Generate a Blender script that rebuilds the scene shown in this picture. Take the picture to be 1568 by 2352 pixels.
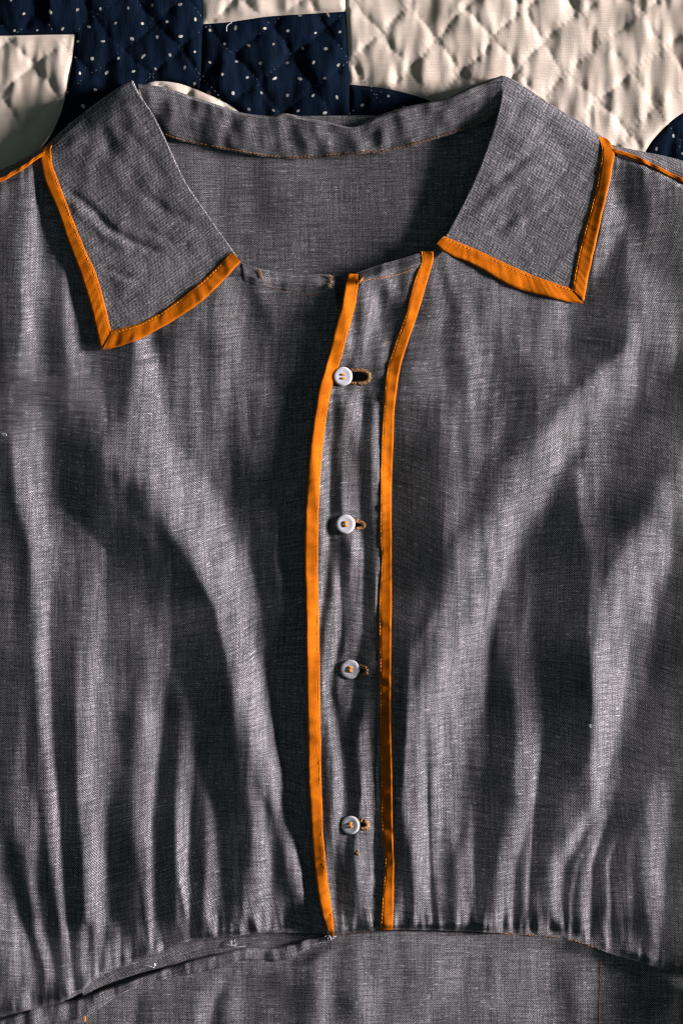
import bpy, math, random
import numpy as np
from mathutils import Vector, Matrix
from mathutils.geometry import delaunay_2d_cdt

random.seed(7)
rng = np.random.default_rng(11)
S = 0.00025            # metres per layout unit (one unit = 0.25 mm of cloth)
CX, CY = 784.0, 1176.0
def X(px): return (px - CX) * S
def Y(py): return (CY - py) * S

scene = bpy.context.scene
for o in list(bpy.data.objects): bpy.data.objects.remove(o)

# ------------------------------------------------------------------ camera
cam = bpy.data.cameras.new('camera'); camo = bpy.data.objects.new('camera', cam)
scene.collection.objects.link(camo); scene.camera = camo
CAM_H = 2.2; FOCUS_Z = 0.018
camo.location = (0, 0, CAM_H)
cam.sensor_fit = 'VERTICAL'; cam.sensor_height = 36.0
cam.lens = 36.0 * (CAM_H - FOCUS_Z) / (2352 * S)
cam.clip_start = 0.05; cam.clip_end = 20

# ------------------------------------------------------------------ light: one soft window low on the right
w = bpy.data.worlds.new('World'); scene.world = w; w.use_nodes = True
w.node_tree.nodes['Background'].inputs[0].default_value = (0.66, 0.94, 0.96, 1)
w.node_tree.nodes['Background'].inputs[1].default_value = 0.125
EL, AZ, DIST = math.radians(15.0), math.radians(9), 5.2
la = bpy.data.lights.new('window_light', 'AREA'); la.shape = 'RECTANGLE'
la.size = 1.35; la.size_y = 1.15; la.energy = 1370; la.color = (1.0, 0.950, 0.960)
lo = bpy.data.objects.new('window_light', la); scene.collection.objects.link(lo)
ld = Vector((math.cos(EL)*math.cos(AZ), math.cos(EL)*math.sin(AZ), math.sin(EL)))
lo.location = ld * DIST
lo.rotation_euler = ld.to_track_quat('Z', 'Y').to_euler()

vs = scene.view_settings
vs.view_transform = 'Standard'; vs.look = 'None'; vs.exposure = 0.0; vs.gamma = 1.0; vs.use_curve_mapping = False
scene.render.engine = 'CYCLES'
scene.cycles.pixel_filter_type = 'BLACKMAN_HARRIS'; scene.cycles.filter_width = 1.15

# ------------------------------------------------------------------ materials
def nodes(name):
    m = bpy.data.materials.new(name); m.use_nodes = True
    nt = m.node_tree; b = nt.nodes['Principled BSDF']
    return m, nt, b
def N(nt, t, **k):
    n = nt.nodes.new(t)
    for a, v in k.items(): setattr(n, a, v)
    return n
def math_n(nt, op, a, b=None, c=None, clamp=False):
    n = nt.nodes.new('ShaderNodeMath'); n.operation = op; n.use_clamp = clamp
    for i, v in enumerate((a, b, c)):
        if v is None: continue
        if isinstance(v, (int, float)): n.inputs[i].default_value = v
        else: nt.links.new(v, n.inputs[i])
    return n.outputs[0]
def mapped_noise(nt, uv, sx, sy, detail=2.0, rough=0.5, off=0.0):
    mp = N(nt, 'ShaderNodeMapping'); nt.links.new(uv, mp.inputs[0])
    mp.inputs['Scale'].default_value = (sx, sy, 1); mp.inputs['Location'].default_value = (off, off * 1.7, 0)
    n = N(nt, 'ShaderNodeTexNoise'); n.noise_dimensions = '2D'
    n.inputs['Scale'].default_value = 1.0; n.inputs['Detail'].default_value = detail; n.inputs['Roughness'].default_value = rough
    nt.links.new(mp.outputs[0], n.inputs['Vector'])
    return n.outputs[0]
def remap(nt, v, a, b, c, d):
    n = N(nt, 'ShaderNodeMapRange'); nt.links.new(v, n.inputs[0])
    for i, q in enumerate((a, b, c, d)): n.inputs[i + 1].default_value = q
    return n.outputs[0]
def mix_col(nt, fac, c1, c2):
    n = N(nt, 'ShaderNodeMix'); n.data_type = 'RGBA'
    if isinstance(fac, (int, float)): n.inputs[0].default_value = fac
    else: nt.links.new(fac, n.inputs[0])
    for i, c in ((6, c1), (7, c2)):
        if isinstance(c, tuple): n.inputs[i].default_value = c
        else: nt.links.new(c, n.inputs[i])
    return n.outputs[2]

def chambray(name='chambray_cloth', dark=(0.0075, 0.0102, 0.0112, 1), light=(0.276, 0.249, 0.264, 1)):
    """plain weave: dark warp down the cloth, pale slubby weft across it; uv is in layout units"""
    m, nt, b = nodes(name)
    uvn = N(nt, 'ShaderNodeUVMap'); uvn.uv_map = 'UVMap'; uv = uvn.outputs[0]
    # slight waver of the threads
    wv = N(nt, 'ShaderNodeTexNoise'); wv.noise_dimensions = '2D'; wv.inputs['Scale'].default_value = 0.035; wv.inputs['Detail'].default_value = 1
    nt.links.new(uv, wv.inputs['Vector'])
    sub = N(nt, 'ShaderNodeVectorMath'); sub.operation = 'MULTIPLY_ADD'
    nt.links.new(wv.outputs['Color'], sub.inputs[0]); sub.inputs[1].default_value = (4, 4, 0); nt.links.new(uv, sub.inputs[2])
    sp = N(nt, 'ShaderNodeSeparateXYZ'); nt.links.new(sub.outputs[0], sp.inputs[0])
    su = math_n(nt, 'SINE', math_n(nt, 'MULTIPLY', sp.outputs[0], math.pi / 1.95))
    sv = math_n(nt, 'SINE', math_n(nt, 'MULTIPLY', sp.outputs[1], math.pi / 2.55))
    wv_p = math_n(nt, 'MULTIPLY', su, sv)
    weft = remap(nt, wv_p, -0.25, 0.55, 0.0, 1.0)
    # yarn slubs: long streaks both ways, and grain
    slub_h = mapped_noise(nt, uv, 0.012, 0.30, 2, 0.8)
    slub_v = mapped_noise(nt, uv, 0.26, 0.009, 2, 0.8, 31)
    grain = mapped_noise(nt, uv, 0.22, 0.32, 2, 0.8, 77)
    fleck = mapped_noise(nt, uv, 0.055, 0.19, 1, 0.5, 140)
    a = math_n(nt, 'MULTIPLY', remap(nt, slub_h, 0.34, 0.68, 0.56, 1.52), remap(nt, slub_v, 0.34, 0.66, 0.64, 1.42))
    a = math_n(nt, 'MULTIPLY', a, remap(nt, grain, 0.32, 0.70, 0.42, 1.62))
    fade = mapped_noise(nt, uv, 0.006, 0.004, 3, 0.55, 400)
    a = math_n(nt, 'MULTIPLY', a, remap(nt, fade, 0.3, 0.7, 0.85, 1.15))
    fac = math_n(nt, 'MULTIPLY', math_n(nt, 'MULTIPLY_ADD', weft, 0.60, 0.05), a)
    fac = math_n(nt, 'ADD', fac, remap(nt, fleck, 0.69, 0.80, 0.0, 0.5), clamp=True)
    col = mix_col(nt, fac, dark, light)
    nt.links.new(col, b.inputs['Base Color'])
    b.inputs['Roughness'].default_value = 0.9; b.inputs['Specular IOR Level'].default_value = 0.05
    hgt = math_n(nt, 'ADD', mapped_noise(nt, uv, 0.02, 0.3, 1, 0.5, 200), mapped_noise(nt, uv, 0.22, 0.012, 1, 0.5, 300))
    bp = N(nt, 'ShaderNodeBump'); bp.inputs['Strength'].default_value = 0.3; bp.inputs['Distance'].default_value = 0.00012
    nt.links.new(hgt, bp.inputs['Height']); nt.links.new(bp.outputs[0], b.inputs['Normal'])
    return m
M_CH = chambray()

def plain_cloth(name, c1, c2, pitch=2.2, bump=0.25, sat_noise=0.02, rough=0.85, streak=1.0):
    m, nt, b = nodes(name)
    uvn = N(nt, 'ShaderNodeUVMap'); uvn.uv_map = 'UVMap'; uv = uvn.outputs[0]
    sp = N(nt, 'ShaderNodeSeparateXYZ'); nt.links.new(uv, sp.inputs[0])
    su = math_n(nt, 'SINE', math_n(nt, 'MULTIPLY', sp.outputs[0], math.pi / pitch))
    sv = math_n(nt, 'SINE', math_n(nt, 'MULTIPLY', sp.outputs[1], math.pi / pitch))
    wv_p = math_n(nt, 'MULTIPLY', su, sv)
    big = mapped_noise(nt, uv, sat_noise, sat_noise, 3, 0.6)
    grain = mapped_noise(nt, uv, 0.3, 0.3, 2, 0.6, 20)
    st = mapped_noise(nt, uv, 0.02, 0.35, 2, 0.6, 9)
    f = math_n(nt, 'ADD', math_n(nt, 'MULTIPLY', big, 0.7), math_n(nt, 'MULTIPLY', grain, 0.45))
    f = math_n(nt, 'ADD', f, math_n(nt, 'MULTIPLY_ADD', st, 0.35 * streak, 0.175 * (1 - streak)))
    f = remap(nt, f, 0.45, 1.05, 0, 1)
    nt.links.new(mix_col(nt, f, c1, c2), b.inputs['Base Color'])
    b.inputs['Roughness'].default_value = rough; b.inputs['Specular IOR Level'].default_value = 0.06
    bp = N(nt, 'ShaderNodeBump'); bp.inputs['Strength'].default_value = bump; bp.inputs['Distance'].default_value = 0.0005
    h = math_n(nt, 'ADD', math_n(nt, 'MULTIPLY', wv_p, 0.2), math_n(nt, 'ADD', math_n(nt, 'MULTIPLY', st, streak), grain))
    nt.links.new(h, bp.inputs['Height']); nt.links.new(bp.outputs[0], b.inputs['Normal'])
    return m
M_OR = plain_cloth('orange_bias_tape', (0.225, 0.047, 0.0003, 1), (0.43, 0.107, 0.0006, 1), 2.0, 0.3, 0.035, 0.8, 0.0)
M_CREAM = plain_cloth('cream_cotton', (0.365, 0.292, 0.238, 1), (0.495, 0.418, 0.358, 1), 2.4, 0.25, 0.006)
M_TH = plain_cloth('orange_thread', (0.42, 0.13, 0.012, 1), (0.66, 0.25, 0.03, 1), 1.5, 0.2, 0.2)
M_BH = plain_cloth('buttonhole_thread', (0.14, 0.07, 0.028, 1), (0.46, 0.24, 0.10, 1), 1.5, 0.2, 0.35)
M_FADE = plain_cloth('faded_rust_thread', (0.12, 0.050, 0.022, 1), (0.32, 0.125, 0.038, 1), 1.5, 0.2, 0.2)
M_WHITE = plain_cloth('white_thread', (0.26, 0.26, 0.29, 1), (0.42, 0.42, 0.45, 1), 1.5, 0.2, 0.2)
M_GREYTH = plain_cloth('grey_thread', (0.09, 0.09, 0.10, 1), (0.22, 0.21, 0.22, 1), 1.5, 0.2, 0.2)

def navy_dots():
    m, nt, b = nodes('navy_dotted_cotton')
    uvn = N(nt, 'ShaderNodeUVMap'); uvn.uv_map = 'UVMap'; uv = uvn.outputs[0]
    wv = N(nt, 'ShaderNodeTexNoise'); wv.noise_dimensions = '2D'; wv.inputs['Scale'].default_value = 0.022; wv.inputs['Detail'].default_value = 1
    nt.links.new(uv, wv.inputs['Vector'])
    ad = N(nt, 'ShaderNodeVectorMath'); ad.operation = 'MULTIPLY_ADD'
    nt.links.new(wv.outputs['Color'], ad.inputs[0]); ad.inputs[1].default_value = (20, 20, 0); nt.links.new(uv, ad.inputs[2])
    sp = N(nt, 'ShaderNodeSeparateXYZ'); nt.links.new(ad.outputs[0], sp.inputs[0])
    u = math_n(nt, 'DIVIDE', sp.outputs[0], 60.0); v = math_n(nt, 'DIVIDE', sp.outputs[1], 74.0)
    A = math_n(nt, 'SUBTRACT', math_n(nt, 'FRACT', math_n(nt, 'ADD', u, v)), 0.5)
    B = math_n(nt, 'SUBTRACT', math_n(nt, 'FRACT', math_n(nt, 'ADD', math_n(nt, 'SUBTRACT', u, v), 40.0)), 0.5)
    dx = math_n(nt, 'MULTIPLY', math_n(nt, 'ADD', A, B), 30.0); dy = math_n(nt, 'MULTIPLY', math_n(nt, 'SUBTRACT', A, B), 37.0)
    d = math_n(nt, 'SQRT', math_n(nt, 'ADD', math_n(nt, 'MULTIPLY', dx, dx), math_n(nt, 'MULTIPLY', dy, dy)))
    gr = mapped_noise(nt, uv, 0.4, 0.4, 2, 0.6, 5)
    d = math_n(nt, 'ADD', d, math_n(nt, 'MULTIPLY', gr, 2.0))
    dot = remap(nt, d, 3.9, 5.1, 1.0, 0.0)
    wear = mapped_noise(nt, uv, 0.03, 0.03, 2, 0.6, 50)
    dot = math_n(nt, 'MULTIPLY', dot, remap(nt, wear, 0.35, 0.6, 0.35, 0.95))
    st = mapped_noise(nt, uv, 0.3, 0.03, 3, 0.6, 8)
    base = mix_col(nt, remap(nt, st, 0.3, 0.75, 0, 1), (0.0006, 0.0026, 0.0070, 1), (0.0015, 0.0064, 0.017, 1))
    nt.links.new(mix_col(nt, dot, base, (0.36, 0.33, 0.30, 1)), b.inputs['Base Color'])
    b.inputs['Roughness'].default_value = 0.9; b.inputs['Specular IOR Level'].default_value = 0.05
    bp = N(nt, 'ShaderNodeBump'); bp.inputs['Strength'].default_value = 0.3; bp.inputs['Distance'].default_value = 0.0005
    nt.links.new(math_n(nt, 'ADD', st, gr), bp.inputs['Height']); nt.links.new(bp.outputs[0], b.inputs['Normal'])
    return m
M_NAVY = navy_dots()

def button_mat():
    m, nt, b = nodes('pearl_plastic')
    tc = N(nt, 'ShaderNodeTexCoord')
    n = N(nt, 'ShaderNodeTexNoise'); n.inputs['Scale'].default_value = 420; n.inputs['Detail'].default_value = 3
    nt.links.new(tc.outputs['Object'], n.inputs['Vector'])
    nt.links.new(mix_col(nt, n.outputs[0], (0.36, 0.345, 0.375, 1), (0.46, 0.445, 0.475, 1)), b.inputs['Base Color'])
    b.inputs['Roughness'].default_value = 0.28
    b.inputs['Subsurface Weight'].default_value = 0.35; b.inputs['Subsurface Radius'].default_value = (0.002, 0.002, 0.002)
    b.inputs['Coat Weight'].default_value = 0.25
    return m
M_BTN = button_mat()
def simple(name, c, rough=0.6, metal=0.0):
    m, nt, b = nodes(name)
    tc = N(nt, 'ShaderNodeTexCoord'); n = N(nt, 'ShaderNodeTexNoise'); n.inputs['Scale'].default_value = 900
    nt.links.new(tc.outputs['Object'], n.inputs['Vector'])
    nt.links.new(mix_col(nt, n.outputs[0], tuple(q * 0.75 for q in c[:3]) + (1,), c), b.inputs['Base Color'])
    b.inputs['Roughness'].default_value = rough; b.inputs['Metallic'].default_value = metal
    return m
M_HOOK = simple('dull_metal', (0.32, 0.31, 0.30, 1), 0.4, 0.8)
M_BACK = simple('quilt_lining', (0.10, 0.10, 0.11, 1), 0.9)

# ------------------------------------------------------------------ numeric helpers
def fft_noise(shape, sx, sy, step):
    """smooth random field, unit std; sx, sy = correlation lengths in layout units"""
    h, wd = shape
    f = np.fft.fft2(rng.standard_normal((h, wd)))
    kx = np.fft.fftfreq(wd, step)[None, :]; ky = np.fft.fftfreq(h, step)[:, None]
    f = f * np.exp(-2 * (np.pi ** 2) * ((kx * sx) ** 2 + (ky * sy) ** 2))
    r = np.real(np.fft.ifft2(f)); return (r - r.mean()) / r.std()
def gblur(a, sx, sy, step):
    h, wd = a.shape; ph, pw = int(3 * sy / step) + 2, int(3 * sx / step) + 2
    p = np.pad(a, ((ph, ph), (pw, pw)), 'edge')
    kx = np.fft.fftfreq(p.shape[1], step)[None, :]; ky = np.fft.fftfreq(p.shape[0], step)[:, None]
    q = np.real(np.fft.ifft2(np.fft.fft2(p) * np.exp(-2 * np.pi ** 2 * ((kx * sx) ** 2 + (ky * sy) ** 2))))
    return q[ph:ph + h, pw:pw + wd]
class Grid:
    def __init__(s, a, x0, y0, step): s.a, s.x0, s.y0, s.st = a, x0, y0, step
    def __call__(s, x, y):
        u = np.clip((np.asarray(x, float) - s.x0) / s.st, 0, s.a.shape[1] - 1.001)
        v = np.clip((np.asarray(y, float) - s.y0) / s.st, 0, s.a.shape[0] - 1.001)
        i, j = u.astype(int), v.astype(int); fu, fv = u - i, v - j
        a = s.a
        return (a[j, i] * (1 - fu) + a[j, i + 1] * fu) * (1 - fv) + (a[j + 1, i] * (1 - fu) + a[j + 1, i + 1] * fu) * fv
def curve(pts, n=None, step=4.0, smooth=True):
    """Catmull-Rom through pts, resampled evenly"""
    p = np.array(pts, float)
    if smooth and len(p) > 2:
        q = np.vstack([2 * p[0] - p[1], p, 2 * p[-1] - p[-2]]); out = []
        for i in range(1, len(q) - 2):
            t = np.linspace(0, 1, 12, endpoint=False)[:, None]
            a, b, c, d = q[i - 1], q[i], q[i + 1], q[i + 2]
            out.append(0.5 * (2 * b + (c - a) * t + (2 * a - 5 * b + 4 * c - d) * t ** 2 + (3 * b - a - 3 * c + d) * t ** 3))
        p = np.vstack(out + [p[-1:]])
    L = np.r_[0, np.cumsum(np.hypot(*np.diff(p, axis=0).T))]
    if n is None: n = max(2, int(L[-1] / step) + 1)
    t = np.linspace(0, L[-1], n)
    return np.c_[np.interp(t, L, p[:, 0]), np.interp(t, L, p[:, 1])]
def seg_dist(x, y, pts):
    """distance to polyline and parameter 0..1 along it"""
    pts = np.array(pts, float); best = np.full(np.shape(x), 1e9); tt = np.zeros(np.shape(x)); n = len(pts) - 1
    for i in range(n):
        a, b = pts[i], pts[i + 1]; d = b - a; L = d @ d + 1e-9
        t = np.clip(((x - a[0]) * d[0] + (y - a[1]) * d[1]) / L, 0, 1)
        r = np.hypot(x - a[0] - t * d[0], y - a[1] - t * d[1])
        k = r < best; best = np.where(k, r, best); tt = np.where(k, (i + t) / n, tt)
    return best, tt
def strokes(x, y, lst):
    z = np.zeros(np.shape(x))
    for pts, wd, dep in lst:
        d, t = seg_dist(x, y, pts)
        z += dep * np.exp(-(d / wd) ** 2) * np.clip(np.minimum(t, 1 - t) * 5 + 0.15, 0, 1)
    return z
def sstep(a, b, x):
    t = np.clip((x - a) / (b - a), 0, 1); return t * t * (3 - 2 * t)

# ------------------------------------------------------------------ mesh helpers
def mesh_obj(name, verts, faces, mat, parent=None, uv=None, smooth=True):
    me = bpy.data.meshes.new(name)
    verts = np.asarray(verts, np.float32); faces = np.asarray(faces, np.int32)
    nv, (nf, k) = len(verts), faces.shape
    me.vertices.add(nv); me.vertices.foreach_set('co', verts.ravel())
    me.loops.add(nf * k); me.loops.foreach_set('vertex_index', faces.ravel())
    me.polygons.add(nf); me.polygons.foreach_set('loop_start', np.arange(0, nf * k, k, dtype=np.int32))
    me.update(calc_edges=True)
    if uv is None: uv = verts[:, :2] / S
    l = me.uv_layers.new(name='UVMap')
    l.data.foreach_set('uv', np.asarray(uv, np.float32)[faces.ravel()].ravel())
    me.polygons.foreach_set('use_smooth', np.full(nf, smooth))
    me.materials.append(mat); me.validate(); me.update()
    o = bpy.data.objects.new(name, me); scene.collection.objects.link(o)
    if parent: o.parent = parent
    return o
def grid_faces(h, wd, flip=False, mask=None):
    i = np.arange(h * wd).reshape(h, wd)
    f = np.stack([i[:-1, :-1], i[1:, :-1], i[1:, 1:], i[:-1, 1:]], -1)
    if mask is not None: f = f[mask]
    f = f.reshape(-1, 4)
    return f[:, ::-1] if flip else f
def grid_obj(name, px, py, z, mat, parent, uv=None, mask=None):
    h, wd = px.shape
    v = np.c_[X(px).ravel(), Y(py).ravel(), z.ravel()]
    f = grid_faces(h, wd, mask=mask)
    # face the camera
    a, b, c = v[f[:, 0]], v[f[:, 1]], v[f[:, 2]]
    if np.sum(np.cross(b - a, c - a)[:, 2]) < 0: f = f[:, ::-1]
    if uv is None: uv = np.c_[px.ravel(), -py.ravel()]
    return mesh_obj(name, v, f, mat, parent, uv)
def empty(name, loc=(0, 0, 0)):
    o = bpy.data.objects.new(name, None); scene.collection.objects.link(o); o.location = loc; o.empty_display_size = 0.02
    return o
def tag(o, label=None, cat=None, group=None, kind=None):
    for k, v in (('label', label), ('category', cat), ('group', group), ('kind', kind)):
        if v: o[k] = v
    return o

# ------------------------------------------------------------------ fold survey of the dress
# Each row lists, across the cloth at one height, how strongly the cloth leans towards the window
# (0 = turned away, 9 = square to it).  Rows are matched to each other so folds run on, then the
# leaning is integrated into a real height surface.
ROWS_L = {
 400: [(0,3),(12,2),(25,1.5),(47,1.5),(55,5),(75,4.5),(82,6),(92,3),(105,3),(117,1),(300,3),(550,3),(740,1)],
 439: [(0,3),(10,2),(25,1),(47,1.5),(55,5),(75,5),(82,7),(92,3),(105,4),(117,1),(140,1),(300,3),(550,3),(740,1)],
 539: [(0,.5),(30,1),(48,4),(70,6),(82,7.5),(100,6),(115,1),(127,1),(137,1),(145,2),(155,1),(170,1),(300,3),(550,3),(590,2),(600,4),(620,1.5),(740,1)],
 664: [(0,1),(25,1),(40,3),(65,7),(80,6),(105,4.5),(125,2),(137,1),(150,6),(165,6),(185,3),(200,.5),(230,.5),(330,3),(500,3),(540,4.5),(575,1),(600,4),(625,4.5),(650,2.5),(670,3),(700,1.2),(730,1),(770,.5)],
 735: [(0,2),(25,1.5),(42,3),(68,7),(82,6),(107,3),(130,1),(152,5),(170,6),(192,3),(210,.5),(260,1),(330,4),(400,4),(440,4),(480,3.5),(520,5),(560,4.5),(585,2.5),(610,1),(635,3),(655,2.5),(690,1),(750,.5)],
 789: [(0,3),(30,2.5),(45,4),(70,7),(85,6),(110,2),(132,1),(155,4),(175,5.5),(200,2),(225,.5),(275,.5),(300,1),(320,6),(340,6.5),(365,2),(400,3),(430,4.5),(465,2.5),(485,3),(500,4.5),(550,5),(600,3),(650,1),(700,.5),(750,.5)],
 840: [(0,2),(30,2),(50,3.5),(72,5),(90,4),(112,2),(140,1.2),(165,4),(185,4),(205,2.5),(240,1.2),(280,.7),(302,2),(325,6.5),(350,7),(375,3),(405,3.5),(440,4.5),(475,3.2),(505,4.7),(560,5),(610,3),(650,1.3),(700,.5),(740,.4)],
 903: [(0,1.5),(30,2),(75,2.5),(110,2),(150,2.5),(200,3.5),(230,3),(250,1.5),(285,1),(300,3),(320,6.5),(360,7),(390,4),(425,4),(450,4.5),(490,4),(525,5),(575,4.5),(625,3),(650,1.5),(700,.5),(730,.4)],
 965: [(0,1.2),(25,1.5),(55,3.5),(85,4),(110,3.5),(130,2),(160,1.5),(205,3),(240,3.5),(270,3),(300,5),(335,7),(375,7),(400,5),(440,4.7),(490,4.5),(530,4.5),(580,4),(630,2.8),(655,1.4),(690,.5),(720,.4)],
 1028: [(0,1),(20,1.5),(40,5),(65,6),(95,6),(115,4),(135,1.5),(165,1),(210,2.5),(250,4.5),(300,6),(350,7.5),(390,7),(425,5),(475,5),(525,4),(550,3.5),(600,3.5),(650,1.5),(690,.5),(715,.4)],
 1153: [(0,2.5),(30,1),(50,4),(75,7),(100,7.5),(120,5),(140,1),(175,1),(225,1.5),(275,2.5),(310,2.5),(340,4),(380,7),(450,7),(500,7),(535,5),(555,3),(575,1.5),(625,3),(660,3),(685,.5),(702,.4)],
 1267: [(0,3),(30,3),(60,1),(75,6),(95,8),(115,7),(140,4),(175,3),(215,3),(240,4),(250,1.5),(300,1.5),(350,1.5),(375,2.5),(415,2),(435,5),(465,7.5),(500,8),(530,8),(560,6),(575,2.5),(600,2),(645,4),(670,3),(685,.5),(700,.3)],
 1392: [(0,2),(30,2),(65,.5),(80,5),(95,8),(110,8),(125,3),(155,2.5),(185,3),(210,5),(240,4),(250,2.5),(300,3),(350,3),(385,3),(400,1),(450,.3),(485,.5),(500,5),(530,6.5),(545,8),(575,7),(595,6),(605,1.5),(640,1.5),(665,3.5),(692,1),(700,.3)],
 1517: [(0,1),(30,1),(70,.5),(82,3),(95,6),(107,8),(120,4),(140,1.5),(170,1),(185,4),(210,6.5),(230,6),(245,3),(290,2),(325,3),(360,5),(390,4.5),(400,.3),(450,.3),(515,.5),(530,5.5),(555,8),(585,8.5),(605,7),(620,2),(645,1),(665,3),(685,2),(698,.4)],
 1642: [(0,1.5),(30,2),(60,2.5),(85,1),(95,4),(110,7.5),(120,5),(130,1.5),(170,1),(185,5),(210,7),(240,6),(260,4),(300,3),(315,4),(345,7),(370,6),(390,.5),(415,2),(435,3),(455,1),(500,.3),(525,1.5),(550,6),(580,7.5),(600,8.5),(625,8),(645,3),(665,1),(702,.3)],
 1756: [(0,1.5),(30,2),(55,3),(85,1.5),(100,3),(115,6.5),(125,7),(132,1),(170,.7),(185,5),(210,8),(235,6),(260,3),(300,2),(320,4),(340,7),(360,6.5),(370,1),(400,1.5),(415,5),(435,6),(445,5),(455,1),(500,1),(540,1),(570,5),(600,7),(635,8.5),(650,6),(660,2),(685,.8),(705,.3)],
 1881: [(0,1),(25,1.5),(55,4),(85,4),(100,1.5),(120,5),(135,8),(142,1),(175,.7),(190,4.5),(215,7),(240,5),(255,1),(290,1.5),(315,3.5),(345,7),(357,4),(365,.5),(395,1),(410,6),(435,7),(442,2),(465,3),(490,4.5),(510,2),(540,1.5),(575,3),(605,5.5),(630,4),(650,6.5),(670,6),(677,1),(708,.3)],
 2006: [(0,5),(15,4),(30,1),(50,2),(75,4.5),(95,3),(110,1.5),(130,4.5),(142,7),(150,.7),(185,.7),(195,3.5),(220,7.5),(240,5),(260,1),(290,1),(320,3),(345,6),(355,4),(362,.3),(400,.5),(410,6),(425,6.5),(440,2),(460,2),(485,6),(502,5),(515,1.5),(550,1.5),(570,4),(605,6.5),(625,4.5),(650,2),(675,5),(700,7),(707,1),(722,.3)],
 2106: [(0,6),(30,6),(47,4),(52,1),(75,2),(95,4),(120,1.5),(140,4.5),(150,6),(155,.5),(185,1),(200,4),(225,7),(237,5),(255,2),(280,.7),(300,1.5),(320,3),(330,1.5),(350,6.5),(357,3),(370,1),(400,1),(412,5),(425,2),(435,6),(442,1),(460,3),(480,6),(500,5),(520,2),(555,2),(575,5.5),(600,6),(625,3.5),(655,3.5),(685,2),(710,5.5),(716,.5),(742,.3)],
 2141: [(0,5),(48,6),(61,3),(67,.5),(80,3),(93,5),(109,1.5),(134,1.5),(144,4.5),(155,6),(160,2),(180,2),(195,4),(208,2),(224,5.5),(237,4),(243,1),(256,3),(272,4),(288,1.5),(310,1.5),(320,4.5),(330,3),(337,1.5),(350,6),(355,3),(375,3),(400,1),(412,5),(425,2),(437,5),(445,1),(470,4),(490,5),(505,2),(520,3),(550,2),(570,5),(590,3),(605,5),(640,3),(680,3),(708,5),(716,.5),(750,.3)],
 2230: [(0,1.5),(10,3),(40,5),(75,4),(90,2),(100,.7),(112,4),(125,4),(135,2),(150,3.5),(162,5),(170,2),(185,3),(190,4),(230,3),(300,3),(750,3)],
 2330: [(0,2),(15,4),(27,3),(45,4),(80,3),(750,3)],
}
ROWS_P = {
 640: [(800,4.5),(815,4),(830,3),(850,4.5),(865,3),(890,5),(910,4),(930,4.5),(950,4),(980,4.5),(1000,4)],
 713: [(783,4.5),(800,5),(818,3.5),(826,3),(840,5),(865,6),(891,3),(909,2),(926,3),(940,4.5),(957,4)],
 803: [(756,5),(775,5),(792,4),(801,6),(815,3),(837,5),(862,3),(883,3.5),(905,4.5),(928,4)],
 880: [(737,5),(752,5),(768,4),(776,4),(790,4),(815,4),(835,3),(860,3),(880,3.5),(890,4.5),(912,4.5)],
 944: [(724,5),(738,5.5),(752,4.5),(757,5),(773,2),(792,2.5),(805,5),(831,5),(837,1.5),(850,1.5),(863,5),(874,4),(885,4.5),(903,4.5)],
 1028: [(713,5),(728,5.5),(742,5),(747,6),(757,5),(770,2.5),(800,4),(820,4),(840,1),(855,3),(868,4),(878,4),(900,4)],
 1150: [(704,5),(720,5.5),(734,5),(744,7),(756,7),(761,2),(774,2),(791,5),(821,5),(840,1),(851,3),(868,4),(878,4.5),(898,4)],
 1268: [(699,5),(715,5.5),(730,5),(742,7),(755,6),(759,3),(778,3),(787,1.5),(804,3),(812,5),(833,6),(838,1),(855,1.5),(868,3),(878,4),(898,3)],
 1364: [(700,5),(715,5.5),(730,5),(737,7),(746,5),(752,1.5),(763,4),(778,6),(784,2),(795,3),(816,5),(833,5.5),(838,1),(859,1),(866,4),(875,3),(898,1.8)],
 1449: [(703,5),(718,5.5),(733,4.5),(737,2.5),(744,3),(752,5),(774,6),(784,5),(789,1.5),(799,4),(829,5),(838,1),(857,2),(866,3),(875,2.3),(897,1.2)],
 1577: [(704,5),(720,5),(735,4.5),(740,5),(748,7),(761,4),(765,1.5),(780,4),(799,3),(808,4),(823,1.5),(840,3),(866,3.5),(875,2),(897,1)],
 1700: [(706,4.5),(720,4.5),(737,4),(742,4),(752,5),(766,6),(778,5),(790,2.5),(815,2),(828,4),(845,4.5),(866,3.5),(875,1.8),(898,.8)],
 1827: [(709,4),(724,4),(740,3.5),(746,3),(758,5),(778,6.5),(790,5),(810,2.5),(826,1.5),(834,5),(850,5),(860,4),(872,2),(878,1.6),(901,.8)],
 1947: [(718,3.5),(732,3.5),(745,3),(750,4),(766,5),(778,3),(790,5),(795,.7),(808,2),(818,4.5),(842,5),(860,5),(866,2),(878,1.5),(890,1.8),(903,1)],
 2047: [(729,3.5),(742,3.5),(756,4),(762,5),(770,4),(778,1),(788,4),(794,.7),(804,3),(812,2),(830,4.5),(856,5),(864,2),(874,2),(884,3.5),(903,3)],
 2120: [(745,4),(755,4.5),(766,4),(770,5),(776,3),(780,1),(788,5),(792,1),(800,4),(806,1.5),(816,4),(824,3),(840,4.5),(856,4),(866,2),(876,3.5),(888,5),(902,4)],
}
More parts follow.
